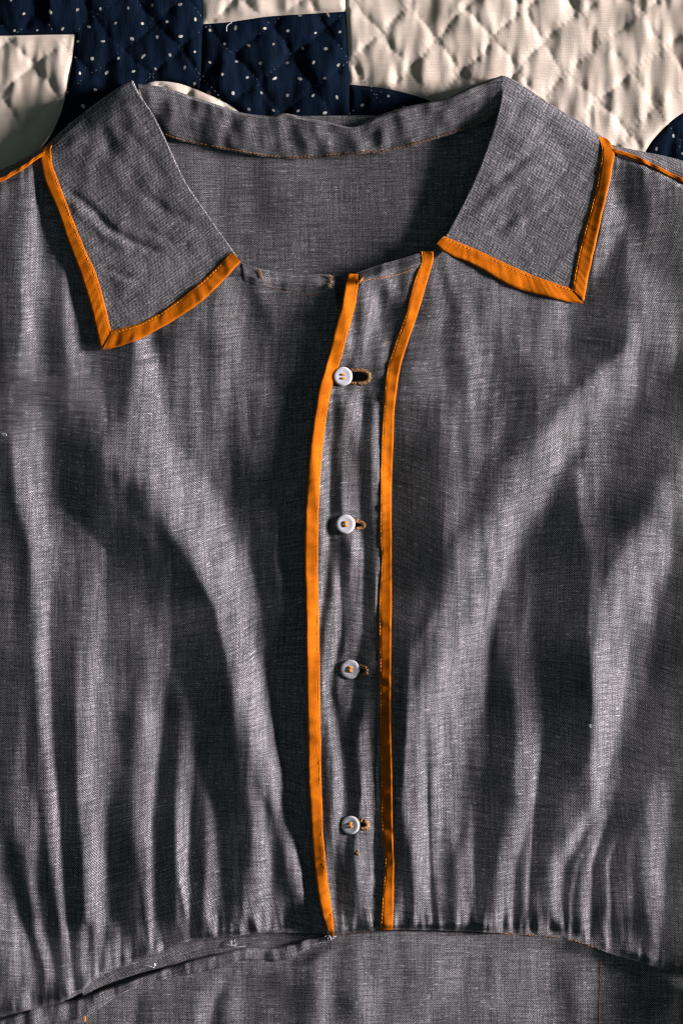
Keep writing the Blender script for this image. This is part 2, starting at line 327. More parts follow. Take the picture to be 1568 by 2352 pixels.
ROWS_R = {
 439: [(904,4),(1000,4),(1350,4),(1396,6),(1409,6),(1429,4),(1439,1),(1454,1.5),(1484,2.5),(1519,3),(1568,4)],
 514: [(904,4),(1000,4),(1350,4),(1384,6),(1424,6),(1444,2),(1474,1.5),(1524,2),(1568,2)],
 614: [(980,3),(1000,4),(1015,1.5),(1030,4),(1048,3.5),(1300,4),(1369,5),(1389,3),(1409,.5),(1429,.5),(1439,4),(1474,4),(1509,2),(1544,1),(1568,1.5)],
 714: [(962,2),(969,2),(994,4),(1024,5),(1034,1.5),(1049,1.5),(1064,4.5),(1109,4),(1159,4),(1209,3.5),(1249,4),(1269,5),(1284,5),(1324,2),(1384,1),(1429,1),(1439,4),(1484,5),(1524,4),(1568,3)],
 789: [(934,2.5),(949,3),(984,4),(1019,3),(1034,2),(1064,5),(1104,5),(1144,4),(1209,3.5),(1259,4),(1284,3.5),(1309,2),(1384,1),(1429,2),(1454,6),(1494,6),(1534,5.5),(1568,5)],
 878: [(914,3),(934,3),(984,4.5),(1024,3),(1064,4),(1094,5),(1124,3),(1164,2),(1209,1.5),(1249,3),(1279,4),(1304,2.5),(1334,2),(1349,5),(1384,7),(1434,7),(1474,5),(1509,3),(1534,1.2),(1568,.7)],
 978: [(904,2.5),(924,2),(949,2),(984,2),(1009,2.5),(1034,4.5),(1069,4.5),(1104,4),(1114,2.5),(1149,3),(1184,2),(1214,2.5),(1249,4),(1274,6.5),(1314,7.5),(1349,5.5),(1374,5),(1409,3),(1459,1),(1509,.7),(1568,.5)],
 1078: [(902,1),(934,.7),(984,.7),(1009,2),(1034,4),(1064,4),(1089,4),(1104,1.5),(1144,1.5),(1169,4),(1199,6),(1234,7.5),(1264,7),(1284,4),(1299,1.5),(1334,4),(1374,3.5),(1409,1),(1484,.7),(1524,1.2),(1549,4),(1568,5.5)],
 1178: [(900,.7),(949,.5),(1009,1.5),(1024,3),(1044,4.5),(1069,3),(1094,2),(1124,4),(1149,6),(1184,7.5),(1219,7.5),(1244,5),(1269,1),(1309,.7),(1339,3),(1359,3.5),(1394,1.5),(1434,.5),(1464,3),(1499,5),(1534,7),(1568,7)],
 1267: [(900,.3),(949,.7),(1009,1),(1024,4),(1064,5),(1094,7),(1134,7.5),(1169,7),(1189,5),(1219,2.5),(1249,1),(1309,.5),(1344,1),(1369,3),(1414,2.5),(1429,5),(1484,6.5),(1524,6.5),(1549,4),(1568,3)],
 1392: [(900,.3),(939,.7),(954,2),(994,1),(1009,3),(1024,6),(1064,6.5),(1104,7.5),(1134,7.5),(1144,3),(1174,2.5),(1209,3),(1234,.5),(1284,.3),(1339,.5),(1354,3),(1384,5),(1424,7),(1474,7),(1499,5),(1519,2),(1568,1)],
 1492: [(899,.2),(934,.5),(949,4),(984,4),(1004,5),(1024,7),(1064,7.5),(1104,7),(1124,5),(1129,1.5),(1164,3),(1194,3),(1219,2),(1244,.5),(1309,.3),(1344,1),(1359,6.5),(1394,8),(1434,8),(1459,5),(1484,4),(1509,1.5),(1568,.7)],
 1617: [(899,.2),(924,.5),(939,5),(974,7),(1014,8),(1054,7.5),(1094,7.5),(1114,6),(1124,1.5),(1169,1.5),(1199,4),(1224,5),(1244,3),(1254,.5),(1334,.4),(1354,1),(1364,7),(1394,8),(1424,7.5),(1439,4),(1464,3.5),(1484,1.5),(1568,.7)],
 1731: [(900,.2),(921,.7),(934,5),(979,7.5),(984,5.5),(994,7.5),(1034,7.5),(1074,6),(1099,3),(1124,1),(1174,1.5),(1189,4.5),(1219,5.5),(1236,6),(1246,.7),(1309,.5),(1349,1),(1361,5),(1374,7.5),(1404,7.5),(1419,3),(1444,1.5),(1484,1),(1509,1.5),(1568,.7)],
 1856: [(902,.3),(916,2),(934,5.5),(974,7.5),(980,7),(984,1.5),(991,6),(1019,7),(1054,5),(1084,4),(1104,1),(1154,1),(1174,3.5),(1199,5),(1224,6),(1229,.7),(1269,.7),(1299,2.5),(1324,2.5),(1344,4),(1359,7),(1374,5),(1386,4.5),(1399,4.5),(1409,1),(1459,1),(1479,2.5),(1499,5),(1524,4),(1554,2.5),(1568,2)],
 1981: [(905,.5),(919,1.5),(939,2.5),(954,5),(984,6.5),(989,1.5),(994,5.5),(1014,4.5),(1039,2),(1064,4.5),(1084,4),(1094,1),(1134,1.5),(1154,5),(1179,5.5),(1189,2),(1204,2.5),(1214,6),(1219,.5),(1244,1.5),(1264,4),(1289,6),(1301,3),(1311,.7),(1326,5),(1331,2),(1344,4),(1354,7),(1361,1),(1384,1.5),(1395,5),(1400,.7),(1424,2),(1439,3),(1459,1.5),(1479,3),(1499,5.5),(1514,4),(1534,2),(1568,.7)],
 2081: [(905,2.5),(926,4.5),(939,1),(959,4.5),(989,6),(993,1),(1004,4.5),(1024,2),(1044,3),(1064,5),(1084,4),(1104,1),(1124,3),(1149,4.5),(1174,6),(1184,1),(1199,2),(1211,5),(1215,.5),(1229,3),(1254,5),(1289,6),(1294,1),(1311,4.5),(1316,1),(1334,4),(1354,6.5),(1361,.7),(1389,2),(1398,5.5),(1404,.7),(1419,2.5),(1449,3.5),(1459,1.5),(1474,1),(1484,3),(1504,4),(1524,2),(1568,.5)],
 2140: [(905,3),(915,5),(925,2),(940,4.5),(950,1.5),(965,5),(985,6),(995,1),(1006,5),(1018,2),(1030,4),(1048,2),(1064,5),(1078,2.5),(1090,4),(1104,1),(1118,4),(1128,2),(1145,5),(1174,6),(1184,1),(1196,4),(1204,2),(1212,5),(1217,.5),(1235,4),(1260,5),(1289,6),(1296,1),(1311,4.5),(1318,1),(1334,4),(1354,6),(1361,.7),(1380,3),(1398,5),(1404,.7),(1425,2.5),(1445,3),(1464,1),(1474,2),(1484,.7),(1500,3),(1524,1),(1568,.4)],
 2220: [(905,3),(1361,2),(1398,4),(1404,1),(1425,2.5),(1445,2.5),(1466,1),(1476,2.5),(1484,.7),(1500,2.5),(1524,.8),(1568,.4)],
}
ROWS_W = {
 2140: [(0,3.5),(500,3.3),(760,4),(800,3.5),(860,4.5),(930,4),(1000,4),(1100,4.3),(1200,4.3),(1270,4),(1330,4),(1365,4),(1376,2.4),(1390,3.5),(1430,3),(1480,2),(1520,1),(1568,.5)],
 2200: [(0,3.5),(300,3.5),(440,3.6),(500,4),(520,3),(560,3.3),(640,3.2),(690,2.5),(720,2.2),(745,3.8),(770,4.2),(800,3.5),(860,4.5),(930,4),(1000,4),(1100,4.3),(1200,4.3),(1270,4),(1295,3),(1330,3.5),(1365,4),(1376,2),(1390,3.5),(1430,3),(1480,2),(1520,1),(1568,.5)],
 2254: [(0,3.5),(200,3.5),(300,4),(330,3.5),(400,3),(439,2.2),(480,3.5),(500,4.5),(512,5),(520,1.5),(535,2),(550,4),(560,2.5),(590,2.5),(630,3),(660,3),(680,2),(710,1.5),(730,3),(745,4.5),(775,3),(800,2.8),(850,4.3),(930,3.7),(1000,4.2),(1100,4.3),(1200,4.2),(1270,3.7),(1298,2),(1325,2.7),(1345,4.3),(1365,4),(1377,2),(1390,3.2),(1430,2.6),(1475,1.2),(1510,.6),(1545,.8),(1568,1.5)],
 2300: [(0,3.5),(180,3.5),(210,2.5),(250,3),(285,3.4),(303,5),(312,3.5),(322,1.8),(345,3),(400,3),(439,2.6),(470,4.8),(490,5.4),(500,1.6),(515,1.8),(535,3.6),(560,2.7),(590,2.6),(630,3),(660,2.8),(680,1.6),(700,1.3),(725,3),(740,4.8),(775,2.5),(800,2),(840,4),(870,4.8),(930,3.5),(970,4.5),(1050,4),(1130,4.5),(1200,4),(1270,3.5),(1300,1.2),(1325,2),(1345,4.5),(1365,4),(1377,2),(1390,3),(1430,2),(1470,.7),(1510,.5),(1540,2),(1568,2.5)],
 2352: [(0,3),(60,4),(120,3),(190,3.8),(210,2.5),(250,3),(280,3),(296,5),(306,3.5),(316,1.5),(340,3),(400,3),(439,2.8),(458,4.8),(474,6),(484,2),(500,1),(515,3),(540,3),(580,2.5),(620,3),(650,2.5),(690,1.2),(715,3),(735,5),(758,4),(790,3),(820,3),(850,4.5),(950,4),(1050,4),(1130,3),(1200,4),(1280,3),(1315,1),(1350,4),(1377,2),(1390,3),(1430,1),(1460,.7),(1490,2.5),(1568,2.5)],
}
GX0, GY0, GST = -240, 150, 2.0
GW, GH = 1016, 1160                       # covers x -240..1790, y 150..2470
gx = GX0 + np.arange(GW) * GST; gy = GY0 + np.arange(GH) * GST

def dtw(a, b, band, kpos):
    n = len(a); INF = 1e18
    D = [[INF] * n for _ in range(n)]; P = [[0] * n for _ in range(n)]
    for i in range(n):
        Di = D[i]; Dm = D[i - 1] if i else None; ai = a[i]
        for j in range(max(0, i - band), min(n, i + band + 1)):
            c = abs(ai - b[j]) + kpos * abs(i - j)
            if i == 0 and j == 0: Di[0] = c; continue
            best = INF; p = 0
            if i and j and Dm[j - 1] + c < best: best = Dm[j - 1] + c; p = 0
            if i and Dm[j] + c + 0.12 < best: best = Dm[j] + c + 0.12; p = 1
            if j and Di[j - 1] + c + 0.12 < best: best = Di[j - 1] + c + 0.12; p = 2
            Di[j] = best; P[i][j] = p
    i = j = n - 1; path = [(i, j)]
    while i or j:
        p = P[i][j]
        if i == 0: j -= 1
        elif j == 0: i -= 1
        elif p == 0: i -= 1; j -= 1
        elif p == 1: i -= 1
        else: j -= 1
        path.append((i, j))
    return np.array(path[::-1])
def survey(rows, x0, x1, st=5.0, reach=110):
    """full field on the (gx, gy) grid from surveyed rows"""
    ys = sorted(rows); xs = np.arange(x0, x1 + st, st)
    prof = [np.interp(xs, *zip(*rows[y])) for y in ys]
    out = np.zeros((GH, GW)); n = len(ys)
    for k in range(n - 1):
        a, b = prof[k], prof[k + 1]; path = dtw(a.tolist(), b.tolist(), int(reach / st), 0.035)
        i, j = path[:, 0], path[:, 1]
        for r in np.nonzero((gy >= ys[k]) & (gy < ys[k + 1]))[0]:
            t = (gy[r] - ys[k]) / (ys[k + 1] - ys[k])
            xp = (1 - t) * xs[i] + t * xs[j] + np.arange(len(path)) * 1e-6
            tb = t * t * (3 - 2 * t)
            out[r] = np.interp(gx, xp, (1 - tb) * a[i] + tb * b[j])
    out[gy < ys[0]] = np.interp(gx, xs, prof[0]); out[gy >= ys[-1]] = np.interp(gx, xs, prof[-1])
    return out

# tape edges along the button placket: (y, outer/left x, right x)
TAPE_L = [(630,799,823),(640,796,822),(665,791,821),(706,783,815),(763,768,800),(832,750,781),(889,733,763),(944,724,752),(1024,713,742),(1129,704,734),(1250,699,731),(1342,700,731),(1449,703,733),(1556,704,735),(1631,705,736),(1787,708,738),(1907,715,742),(1987,721,749),(2047,729,756),(2107,741,765),(2140,753,767),(2150,758,767)]
TAPE_R = [(578,964,996),(600,966,994),(614,962,990),(648,948,980),(720,930,959),(792,905,934),(850,887,918),(909,880,909),(944,878,905),(1024,874,903),(1129,872,899),(1236,871,899),(1278,875,899),(1342,871,899),(1385,869,899),(1449,869,898),(1556,870,897),(1631,871,897),(1787,874,900),(1887,874,901),(1927,878,902),(1977,883,904),(2027,879,904),(2087,874,903),(2136,871,902)]
tl = np.array(TAPE_L, float); tr = np.array(TAPE_R, float)
def tape_l(y): return np.interp(y, tl[:, 0], tl[:, 1])
def tape_r(y): return np.interp(y, tr[:, 0], tr[:, 2])

bL = survey(ROWS_L, -5, 780); bP = survey(ROWS_P, 690, 1005, 4.0, 50); bR = survey(ROWS_R, 895, 1575); bW = survey(ROWS_W, -5, 1575)
gX, gY = np.meshgrid(gx, gy)
tL = tape_l(gy)[:, None]; tR = tape_r(gy)[:, None]
kP = sstep(-4, 4, gX - tL); kR = sstep(-5, 5, gX - tR)
B = bL * (1 - kP) + (bP * (1 - kR) + bR * kR) * kP
# small irregular wrinkles that no survey row names
B = gblur(B, 1.4, 8, GST)
fine = fft_noise(B.shape, 7, 60, GST) * 0.42 + fft_noise(B.shape, 22, 45, GST) * 0.28 + fft_noise(B.shape, 4, 26, GST) * 0.28
B = B + fine * np.clip(B / 3.0, 0.25, 1.1)
bot_left = np.array([(-120, 2370), (-40, 2350), (27, 2330), (141, 2304), (192, 2279), (210, 2256), (266, 2224), (336, 2203), (438, 2162), (523, 2151), (607, 2143), (717, 2144), (755, 2147), (900, 2147)])
bot_right = np.array([(690, 2152), (766, 2150), (800, 2143), (872, 2136), (902, 2136), (1003, 2137), (1100, 2141), (1209, 2146), (1294, 2154), (1359, 2174), (1394, 2189), (1484, 2214), (1534, 2229), (1700, 2275)])
seam_y = np.where(gx < 760, np.interp(gx, bot_left[:, 0], bot_left[:, 1]), np.interp(gx, bot_right[:, 0], bot_right[:, 1]))[None, :]
gath = np.exp(-((seam_y - gY).clip(0) / 50.0) ** 2)
gsh = np.exp(-((gY - np.interp(gx, [-120, 0, 55, 100, 130, 131, 1399, 1400, 1450, 1568, 1700], [462, 417, 384, 350, 330, -900, -900, 346, 357, 414, 490])[None, :]) / 60.0) ** 2)
B = B + gsh * fft_noise(B.shape, 3.4, 40, GST) * 1.2
B = B + gath * (fft_noise(B.shape, 3.6, 26, GST) * 1.9 + fft_noise(B.shape, 7, 45, GST) * 0.8)
# crisper pleats where the cloth is gathered into the waist
hp = B - gblur(B, 30, 30, GST); B = B + hp * (0.35 + 0.55 * sstep(1700, 2000, gY) + 0.8 * kP * (1 - kR) * (1 - sstep(1750, 2050, gY)))
bW = gblur(bW, 3, 6, GST) + fft_noise(B.shape, 9, 45, GST) * 0.38 + fft_noise(B.shape, 30, 40, GST) * 0.28

TH = math.radians(16)
def heights(b, lam, mu, amp=1.0):
    E = np.clip((b.clip(0.05) / 9.2) ** 1.75, 0.004, 0.95)
    s = np.tan(np.clip(TH - np.arcsin(E), math.radians(-42), math.radians(18)))
    s = s - np.median(s) * 0.0
    win = sstep(-240, -90, gX) * (1 - sstep(1640, 1790, gX))
    s = s * win
    P = 300; p = np.pad(s, ((P, P), (P, P)), 'edge')
    wy = np.ones(p.shape[0]); wy[:P] = np.linspace(0, 1, P); wy[-P:] = np.linspace(1, 0, P); p = p * wy[:, None]
    kx = 2 * np.pi * np.fft.fftfreq(p.shape[1], GST)[None, :]; ky = 2 * np.pi * np.fft.fftfreq(p.shape[0], GST)[:, None]
    H = np.fft.fft2(p) * (-1j * kx) / (kx ** 2 + lam * ky ** 2 + mu ** 2)
    h = np.real(np.fft.ifft2(H))[P:-P, P:-P]
    return h * amp
Hraw = heights(B, 0.02, 1 / 230.0, 1.06)
HWraw = heights(bW, 0.02, 1 / 220.0, 1.55)
print('fold height range (mm):', np.percentile(Hraw, [0, 1, 50, 99, 100]) * 0.25, 'waist', np.percentile(HWraw, [1, 99]) * 0.25)
BASE = 0.0195
Fgrid = BASE + Hraw * S
Fgrid = np.where(Fgrid < 0.0085, 0.0085 - (0.0085 - Fgrid) * 0.5, Fgrid).clip(0.0040)
def poly_mask(poly, xs, ys):
    ins = np.zeros(xs.shape, bool); n = len(poly)
    for i in range(n):
        x1, y1 = poly[i]; x2, y2 = poly[(i + 1) % n]
        if y1 != y2: ins ^= ((y1 > ys) != (y2 > ys)) & (xs < (x2 - x1) * (ys - y1) / (y2 - y1) + x1)
    return ins
# the front lies pressed flat beneath the collar leaves
km = np.maximum(poly_mask([(290, 150), (575, 600), (240, 812), (96, 350)], gX, gY), poly_mask([(1150, 130), (1405, 330), (1343, 700), (1000, 568), (1090, 380)], gX, gY)) * 1.0
FSL = gblur(Fgrid, 80, 80, GST)
Fgrid = Fgrid - (FSL - 0.0165) * np.clip(gblur(km, 55, 55, GST) * 1.5, 0, 1)
km = np.clip(gblur(km, 14, 14, GST) * 2 - 0.75, 0, 1)
Fgrid = Fgrid * (1 - km) + (0.0160 + 0.12 * (Fgrid - 0.0160)) * km
for (bx_, by_) in ((787, 865), (793, 1204), (804, 1537), (805, 1894)):
    Fgrid = Fgrid - 0.0009 * np.exp(-(np.hypot(gX - bx_, gY - by_) / 30) ** 4)
FT = Grid(gblur(Fgrid, 5, 9, GST), GX0, GY0, GST)
FL = Grid(gblur(Fgrid, 90, 90, GST), GX0, GY0, GST)
F = Grid(Fgrid, GX0, GY0, GST)
FS = Grid(gblur(Fgrid, 34, 34, GST), GX0, GY0, GST)
WG = Grid(0.0166 + HWraw * S, GX0, GY0, GST)

# ------------------------------------------------------------------ quilt
QX0, QY0, QST = -200, -160, 2.0; QW, QH = 1000, 460
qx = QX0 + np.arange(QW) * QST; qy = QY0 + np.arange(QH) * QST; qX, qY = np.meshgrid(qx, qy)
wx = fft_noise(qX.shape, 60, 60, QST) * 7 + fft_noise(qX.shape, 16, 16, QST) * 2.2; wy = fft_noise(qX.shape, 60, 60, QST) * 7 + fft_noise(qX.shape, 16, 16, QST) * 2.2
def quilting(ax, ay, period, phase, wob):
    d = ((qX + wob[0]) * ax + (qY + wob[1]) * ay) / period + phase
    f = d - np.floor(d); return np.minimum(f, 1 - f) * period     # distance to nearest stitched line
a1, a2 = math.radians(49), math.radians(-38)
d1 = quilting(math.cos(a1), math.sin(a1), 92, 0.20, (wx, wy)); d2 = quilting(math.cos(a2), math.sin(a2), 98, 0.35, (wy, wx))
puff = (1 - np.exp(-d1 / 9)) * (1 - np.exp(-d2 / 9)) * (0.8 + 0.22 * fft_noise(qX.shape, 50, 50, QST))
near = np.exp(-np.minimum(d1, d2) / 22)
crink = fft_noise(qX.shape, 5, 15, QST); crink2 = fft_noise(qX.shape, 11, 32, QST); blob = fft_noise(qX.shape, 26, 30, QST)
t1 = -qX * math.sin(a1) + qY * math.cos(a1); t2 = -qX * math.sin(a2) + qY * math.cos(a2)
dimp = np.cos(2 * np.pi * t1 / 12.5) * np.exp(-d1 / 7) + np.cos(2 * np.pi * t2 / 12.5) * np.exp(-d2 / 7)
QZ = 0.00022 * dimp + 0.0012 * puff + 0.00027 * crink * (0.15 + near) + 0.00046 * crink2 * (0.45 + 0.75 * near) + 0.0005 * blob
QZ = gblur(QZ, 2.0, 2.0, QST)
QG = Grid(QZ, QX0, QY0, QST)

quilt = tag(empty('patchwork_quilt'), 'cream and dotted navy patchwork quilt under the grey dress', 'quilt')
def patch(name, poly, mat, rot=0.0, parent=quilt, step=5.0, rag=0.8, off=(0, 0)):
    pts = []
    for i, seg in enumerate(poly):
        c = curve(seg, step=step, smooth=len(seg) > 2)
        pts += c[:-1].tolist()
    bd = np.array(pts)
    inx = np.arange(bd[:, 0].min(), bd[:, 0].max(), 4.0); iny = np.arange(bd[:, 1].min(), bd[:, 1].max(), 4.0)
    IX, IY = np.meshgrid(inx, iny); IX = IX.ravel() + rng.uniform(-.6, .6, IX.size); IY = IY.ravel() + rng.uniform(-.6, .6, IY.size)
    # inside test
    ins = np.zeros(IX.size, bool); nb = len(bd)
    for i in range(nb):
        x1, y1 = bd[i]; x2, y2 = bd[(i + 1) % nb]
        if y1 == y2: continue
        c = ((y1 > IY) != (y2 > IY)) & (IX < (x2 - x1) * (IY - y1) / (y2 - y1) + x1); ins ^= c
    IX, IY = IX[ins], IY[ins]
    d, _ = seg_dist(IX, IY, np.vstack([bd, bd[:1]]))
    k = d > 3.0; IX, IY, d = IX[k], IY[k], d[k]
    allp = np.vstack([bd, np.c_[IX, IY]])
    dist = np.r_[np.zeros(nb), d]
    vv, ee, ff, *_ = delaunay_2d_cdt([Vector((p[0], p[1])) for p in allp], [(i, (i + 1) % nb) for i in range(nb)], [list(range(nb))], 1, 1e-4, False)
    vv = np.array([(v.x, v.y) for v in vv])
    dd = dist[:len(vv)] if len(vv) == len(dist) else seg_dist(vv[:, 0], vv[:, 1], np.vstack([bd, bd[:1]]))[0]
    seam = 1 - np.exp(-dd / 7.0)
    z = 0.001 + QG(vv[:, 0], vv[:, 1]) * (0.25 + 0.75 * seam) + 0.0011 * (seam - 1)
    f = np.array([q for q in ff if len(q) == 3]); cxy = vv[f].mean(1); cin = np.zeros(len(f), bool)
    for i in range(nb):
        x1, y1 = bd[i]; x2, y2 = bd[(i + 1) % nb]
        if y1 != y2: cin ^= ((y1 > cxy[:, 1]) != (y2 > cxy[:, 1])) & (cxy[:, 0] < (x2 - x1) * (cxy[:, 1] - y1) / (y2 - y1) + x1)
    f = f[cin]; v3 = np.c_[X(vv[:, 0]), Y(vv[:, 1]), z]
    if np.sum(np.cross(v3[f[:, 1]] - v3[f[:, 0]], v3[f[:, 2]] - v3[f[:, 0]])[:, 2]) < 0: f = f[:, ::-1]
    c, s_ = math.cos(rot), math.sin(rot)
    uv = np.c_[(vv[:, 0] * c - vv[:, 1] * s_) + off[0], (vv[:, 0] * s_ + vv[:, 1] * c) + off[1]]
    return mesh_obj(name, v3, f, mat, parent, uv)
# shared boundaries
bLeft = [(168, 70), (164, 110), (159, 150), (148, 205), (132, 260), (105, 315), (60, 368), (0, 405), (-190, 470)]
bTopMid = [(465, -150), (465, 0), (464, 46)]; bTopMid2 = [(464, 46), (520, 42), (570, 35), (620, 28), (700, 23), (794, 17)]
bBig = [(794, 17), (797, 60), (800, 120), (803, 186)]
bBig2 = [(803, 186), (870, 193), (930, 205), (988, 224), (1060, 262), (1130, 330), (1160, 400)]
bRight = [(1760, 190), (1640, 222), (1568, 255), (1520, 297), (1488, 340), (1466, 400)]
arc = [(300, 205), (345, 180), (400, 182), (445, 196), (492, 216), (545, 246), (600, 300), (630, 360)]
rv = lambda c: c[::-1]
patch('cream_patch', [[(-190, 74), (0, 73), (90, 71), (168, 70)], bLeft, [(-190, 470), (-190, 74)]], M_CREAM, 0.05)
patch('cream_patch', [[(464, 46), (464, -150)], [(464, -150), (794, -150)], [(794, -150), (794, 17)], rv(bTopMid2)], M_CREAM, 0.0, off=(33, 9))
patch('cream_patch', [[(794, -150), (1760, -150)], [(1760, -150), (1760, 190)], bRight, [(1466, 400), (1160, 400)], rv(bBig2), rv(bBig), [(794, 17), (794, -150)]], M_CREAM, 0.03)
patch('cream_patch', [arc, [(630, 360), (470, 430), (300, 400), (270, 300), (300, 205)]], M_CREAM, 0.1, off=(9, 50))
patch('navy_patch', [[(-190, -150), (464, -150)], [(464, -150), (464, 46)], [(464, 46), (462, 120), (458, 201)], rv([(300, 205), (345, 180), (400, 182), (445, 196), (458, 201)]), [(300, 205), (270, 300)], [(270, 300), (300, 400)], [(300, 400), (300, 470)], [(300, 470), (-190, 470)], rv(bLeft), [(168, 70), (90, 71), (0, 73), (-190, 74)], [(-190, 74), (-190, -150)]], M_NAVY, 0.06)
patch('navy_patch', [bTopMid2, bBig, [(803, 186), (804, 240), (806, 360)], [(806, 360), (630, 360)], rv([(458, 201), (492, 216), (545, 246), (600, 300), (630, 360)]), [(458, 201), (462, 120), (464, 46)]], M_NAVY, -0.03, off=(17, 22))
patch('navy_patch', [bBig2, [(1160, 400), (806, 400)], [(806, 400), (806, 360)], [(806, 360), (804, 240), (803, 186)]], M_NAVY, 0.35, off=(5, 40))
patch('navy_patch', [rv(bRight), [(1760, 190), (1760, 480)], [(1760, 480), (1466, 480)], [(1466, 480), (1466, 400)]], M_NAVY, -0.2)
# lining sheet that carries the patches (also lies under the whole dress)
nx_, ny_ = 60, 90
lx, ly = np.meshgrid(np.linspace(-200, 1770, nx_), np.linspace(-160, 2560, ny_))
grid_obj('lining', lx, ly, -0.0035 + 0.0006 * np.sin(lx / 33) * np.cos(ly / 41), M_BACK, quilt)

# hand quilting: runs of short stitches along the quilted lines
class Stitches:
    def __init__(s): s.v, s.f, s.uv = [], [], []
    def add(s, a, b, wd, ht, zf, lift=0.0):
        """one thread stitch from a to b lying on surface zf"""
        a, b = np.array(a, float), np.array(b, float); d = b - a; L = np.hypot(*d) + 1e-6; d /= L; n = np.array((-d[1], d[0]))
        i0 = len(s.v)
        for t in (0, .2, .5, .8, 1):
            p = a + d * L * t; sc = (0.45, 0.9, 1, 0.9, 0.45)[(0, .2, .5, .8, 1).index(t)]
            z = float(zf(p[0], p[1])) + lift
            h = ht * (0.0, 0.8, 1, 0.8, 0.0)[(0, .2, .5, .8, 1).index(t)]
            for o, dz in ((-1, -ht * .6), (-0.55, h * .75), (0.55, h * .75), (1, -ht * .6)):
                q = p + n * o * wd / 2 * sc
                s.v.append((X(q[0]), Y(q[1]), z + dz)); s.uv.append((q[0] * 3, q[1] * 3))
        for k in range(4):
            for m in range(3):
                s.f.append((i0 + k * 4 + m, i0 + k * 4 + m + 1, i0 + (k + 1) * 4 + m + 1, i0 + (k + 1) * 4 + m))
    def line(s, pts, ln, gap, wd, ht, zf, lift=0.0, jit=0.25, skip=0.0):
        c = curve(pts, step=1.0); L = np.r_[0, np.cumsum(np.hypot(*np.diff(c, axis=0).T))]; t = 0.0
        while t < L[-1] - ln:
            l_ = ln * random.uniform(0.82, 1.15)
            if random.random() > skip:
                a = [np.interp(t, L, c[:, k]) + random.uniform(-jit, jit) for k in (0, 1)]
                b = [np.interp(min(t + l_, L[-1]), L, c[:, k]) + random.uniform(-jit, jit) for k in (0, 1)]
                s.add(a, b, wd * random.uniform(.85, 1.15), ht, zf, lift)
            t += l_ + gap
    def build(s, name, mat, parent, kind='stuff'):
        v = np.array(s.v); f = np.array(s.f)
        a, b, c = v[f[:, 0]], v[f[:, 1]], v[f[:, 2]]
        flip = np.cross(b - a, c - a)[:, 2] < 0
        f[flip] = f[flip][:, ::-1]
        o = mesh_obj(name, v, f, mat, parent, np.array(s.uv)); tag(o, kind=kind); return o
qzf = lambda x, y: 0.001 + QG(x, y)
def qline(ax, ay, period, phase, k, t0, t1):
    out = []
    nrm = (k - phase) * period
    for t in np.arange(t0, t1, 12):
        out.append((ax * nrm - ay * t, ay * nrm + ax * t))
    return out
st = Stitches()
for (an, per, ph) in ((a1, 92, 0.20), (a2, 98, 0.35)):
    for k in range(-14, 26):
        ln = [p for p in qline(math.cos(an), math.sin(an), per, ph, k, -1500, 1900) if -60 < p[0] < 1640 and -40 < p[1] < 330]
        # follow the wobble of the quilted line
        ln2 = []
        for p in ln:
            j = int(np.clip((p[1] - QY0) / QST, 0, QH - 1)); i = int(np.clip((p[0] - QX0) / QST, 0, QW - 1))
            o = (wx[j, i], wy[j, i]) if an == a1 else (wy[j, i], wx[j, i])
            ln2.append((p[0] - o[0], p[1] - o[1]))
        if len(ln2) > 3: st.line(ln2, 5.0, 6.0, 1.2, 0.00018, qzf, -0.0001, 0.7, 0.45)
tag(st.build('quilting_stitches', M_GREYTH, quilt), 'running hand quilting stitches in diamonds')

# ------------------------------------------------------------------ dress
dress = tag(empty('dress', (0, 0, 0.004)), 'grey chambray dress with orange bias tape lying open on the quilt', 'dress')
dress.location = (0, 0, 0)

# top and bottom limits of the front
top_left = np.array([(-120, 462), (0, 417), (55, 384), (100, 350), (140, 330), (330, 300), (380, 350), (430, 440), (480, 510), (530, 578), (553, 603), (590, 618), (650, 628), (705, 632), (750, 634), (768, 640), (774, 684), (800, 700), (900, 720)])
top_right = np.array([(690, 640), (798, 638), (822, 626), (880, 606), (965, 582), (997, 573), (1010, 560), (1060, 470), (1105, 370), (1140, 300), (1300, 310), (1408, 346), (1450, 357), (1510, 383), (1568, 414), (1700, 490)])
def fn(a): return lambda x: np.interp(x, a[:, 0], a[:, 1])
TLf, BLf, TRf, BRf = fn(top_left), fn(bot_left), fn(top_right), fn(bot_right)
PLK = 0.0024     # thickness of the button placket above the under-lap
SEAM_Z = 0.0155
def seamz(x): return SEAM_Z + S * 0.27 * 25 * np.log1p(np.exp(np.clip((x - 1440) / 25.0, -30, 30)))
def front_z(x, y, top, bot, lift, G=None):
    lowf = FL(x, y); z = (G or F)(x, y) - (lowf - seamz(x)) * (1 - sstep(-20, 80 + 110 * sstep(1130, 1290, x), bot - y)) + lift
    kb = sstep(0, 13 + 9 * sstep(700, 1200, x), bot - y); sz = seamz(x); z = sz + 0.0003 + (z - sz - 0.0003) * (0.36 + 0.64 * kb)
    kt = sstep(0, 26, y - top); z = z * (0.6 + 0.4 * kt) + 0.0150 * 0.4 * (1 - kt)
    return z
_dr = Grid(fft_noise((GH // 4 + 1, GW // 4 + 1), 150, 150, GST * 4), GX0, GY0, GST * 4); _dr2 = Grid(fft_noise((GH // 4 + 1, GW // 4 + 1), 120, 160, GST * 4), GX0, GY0, GST * 4)
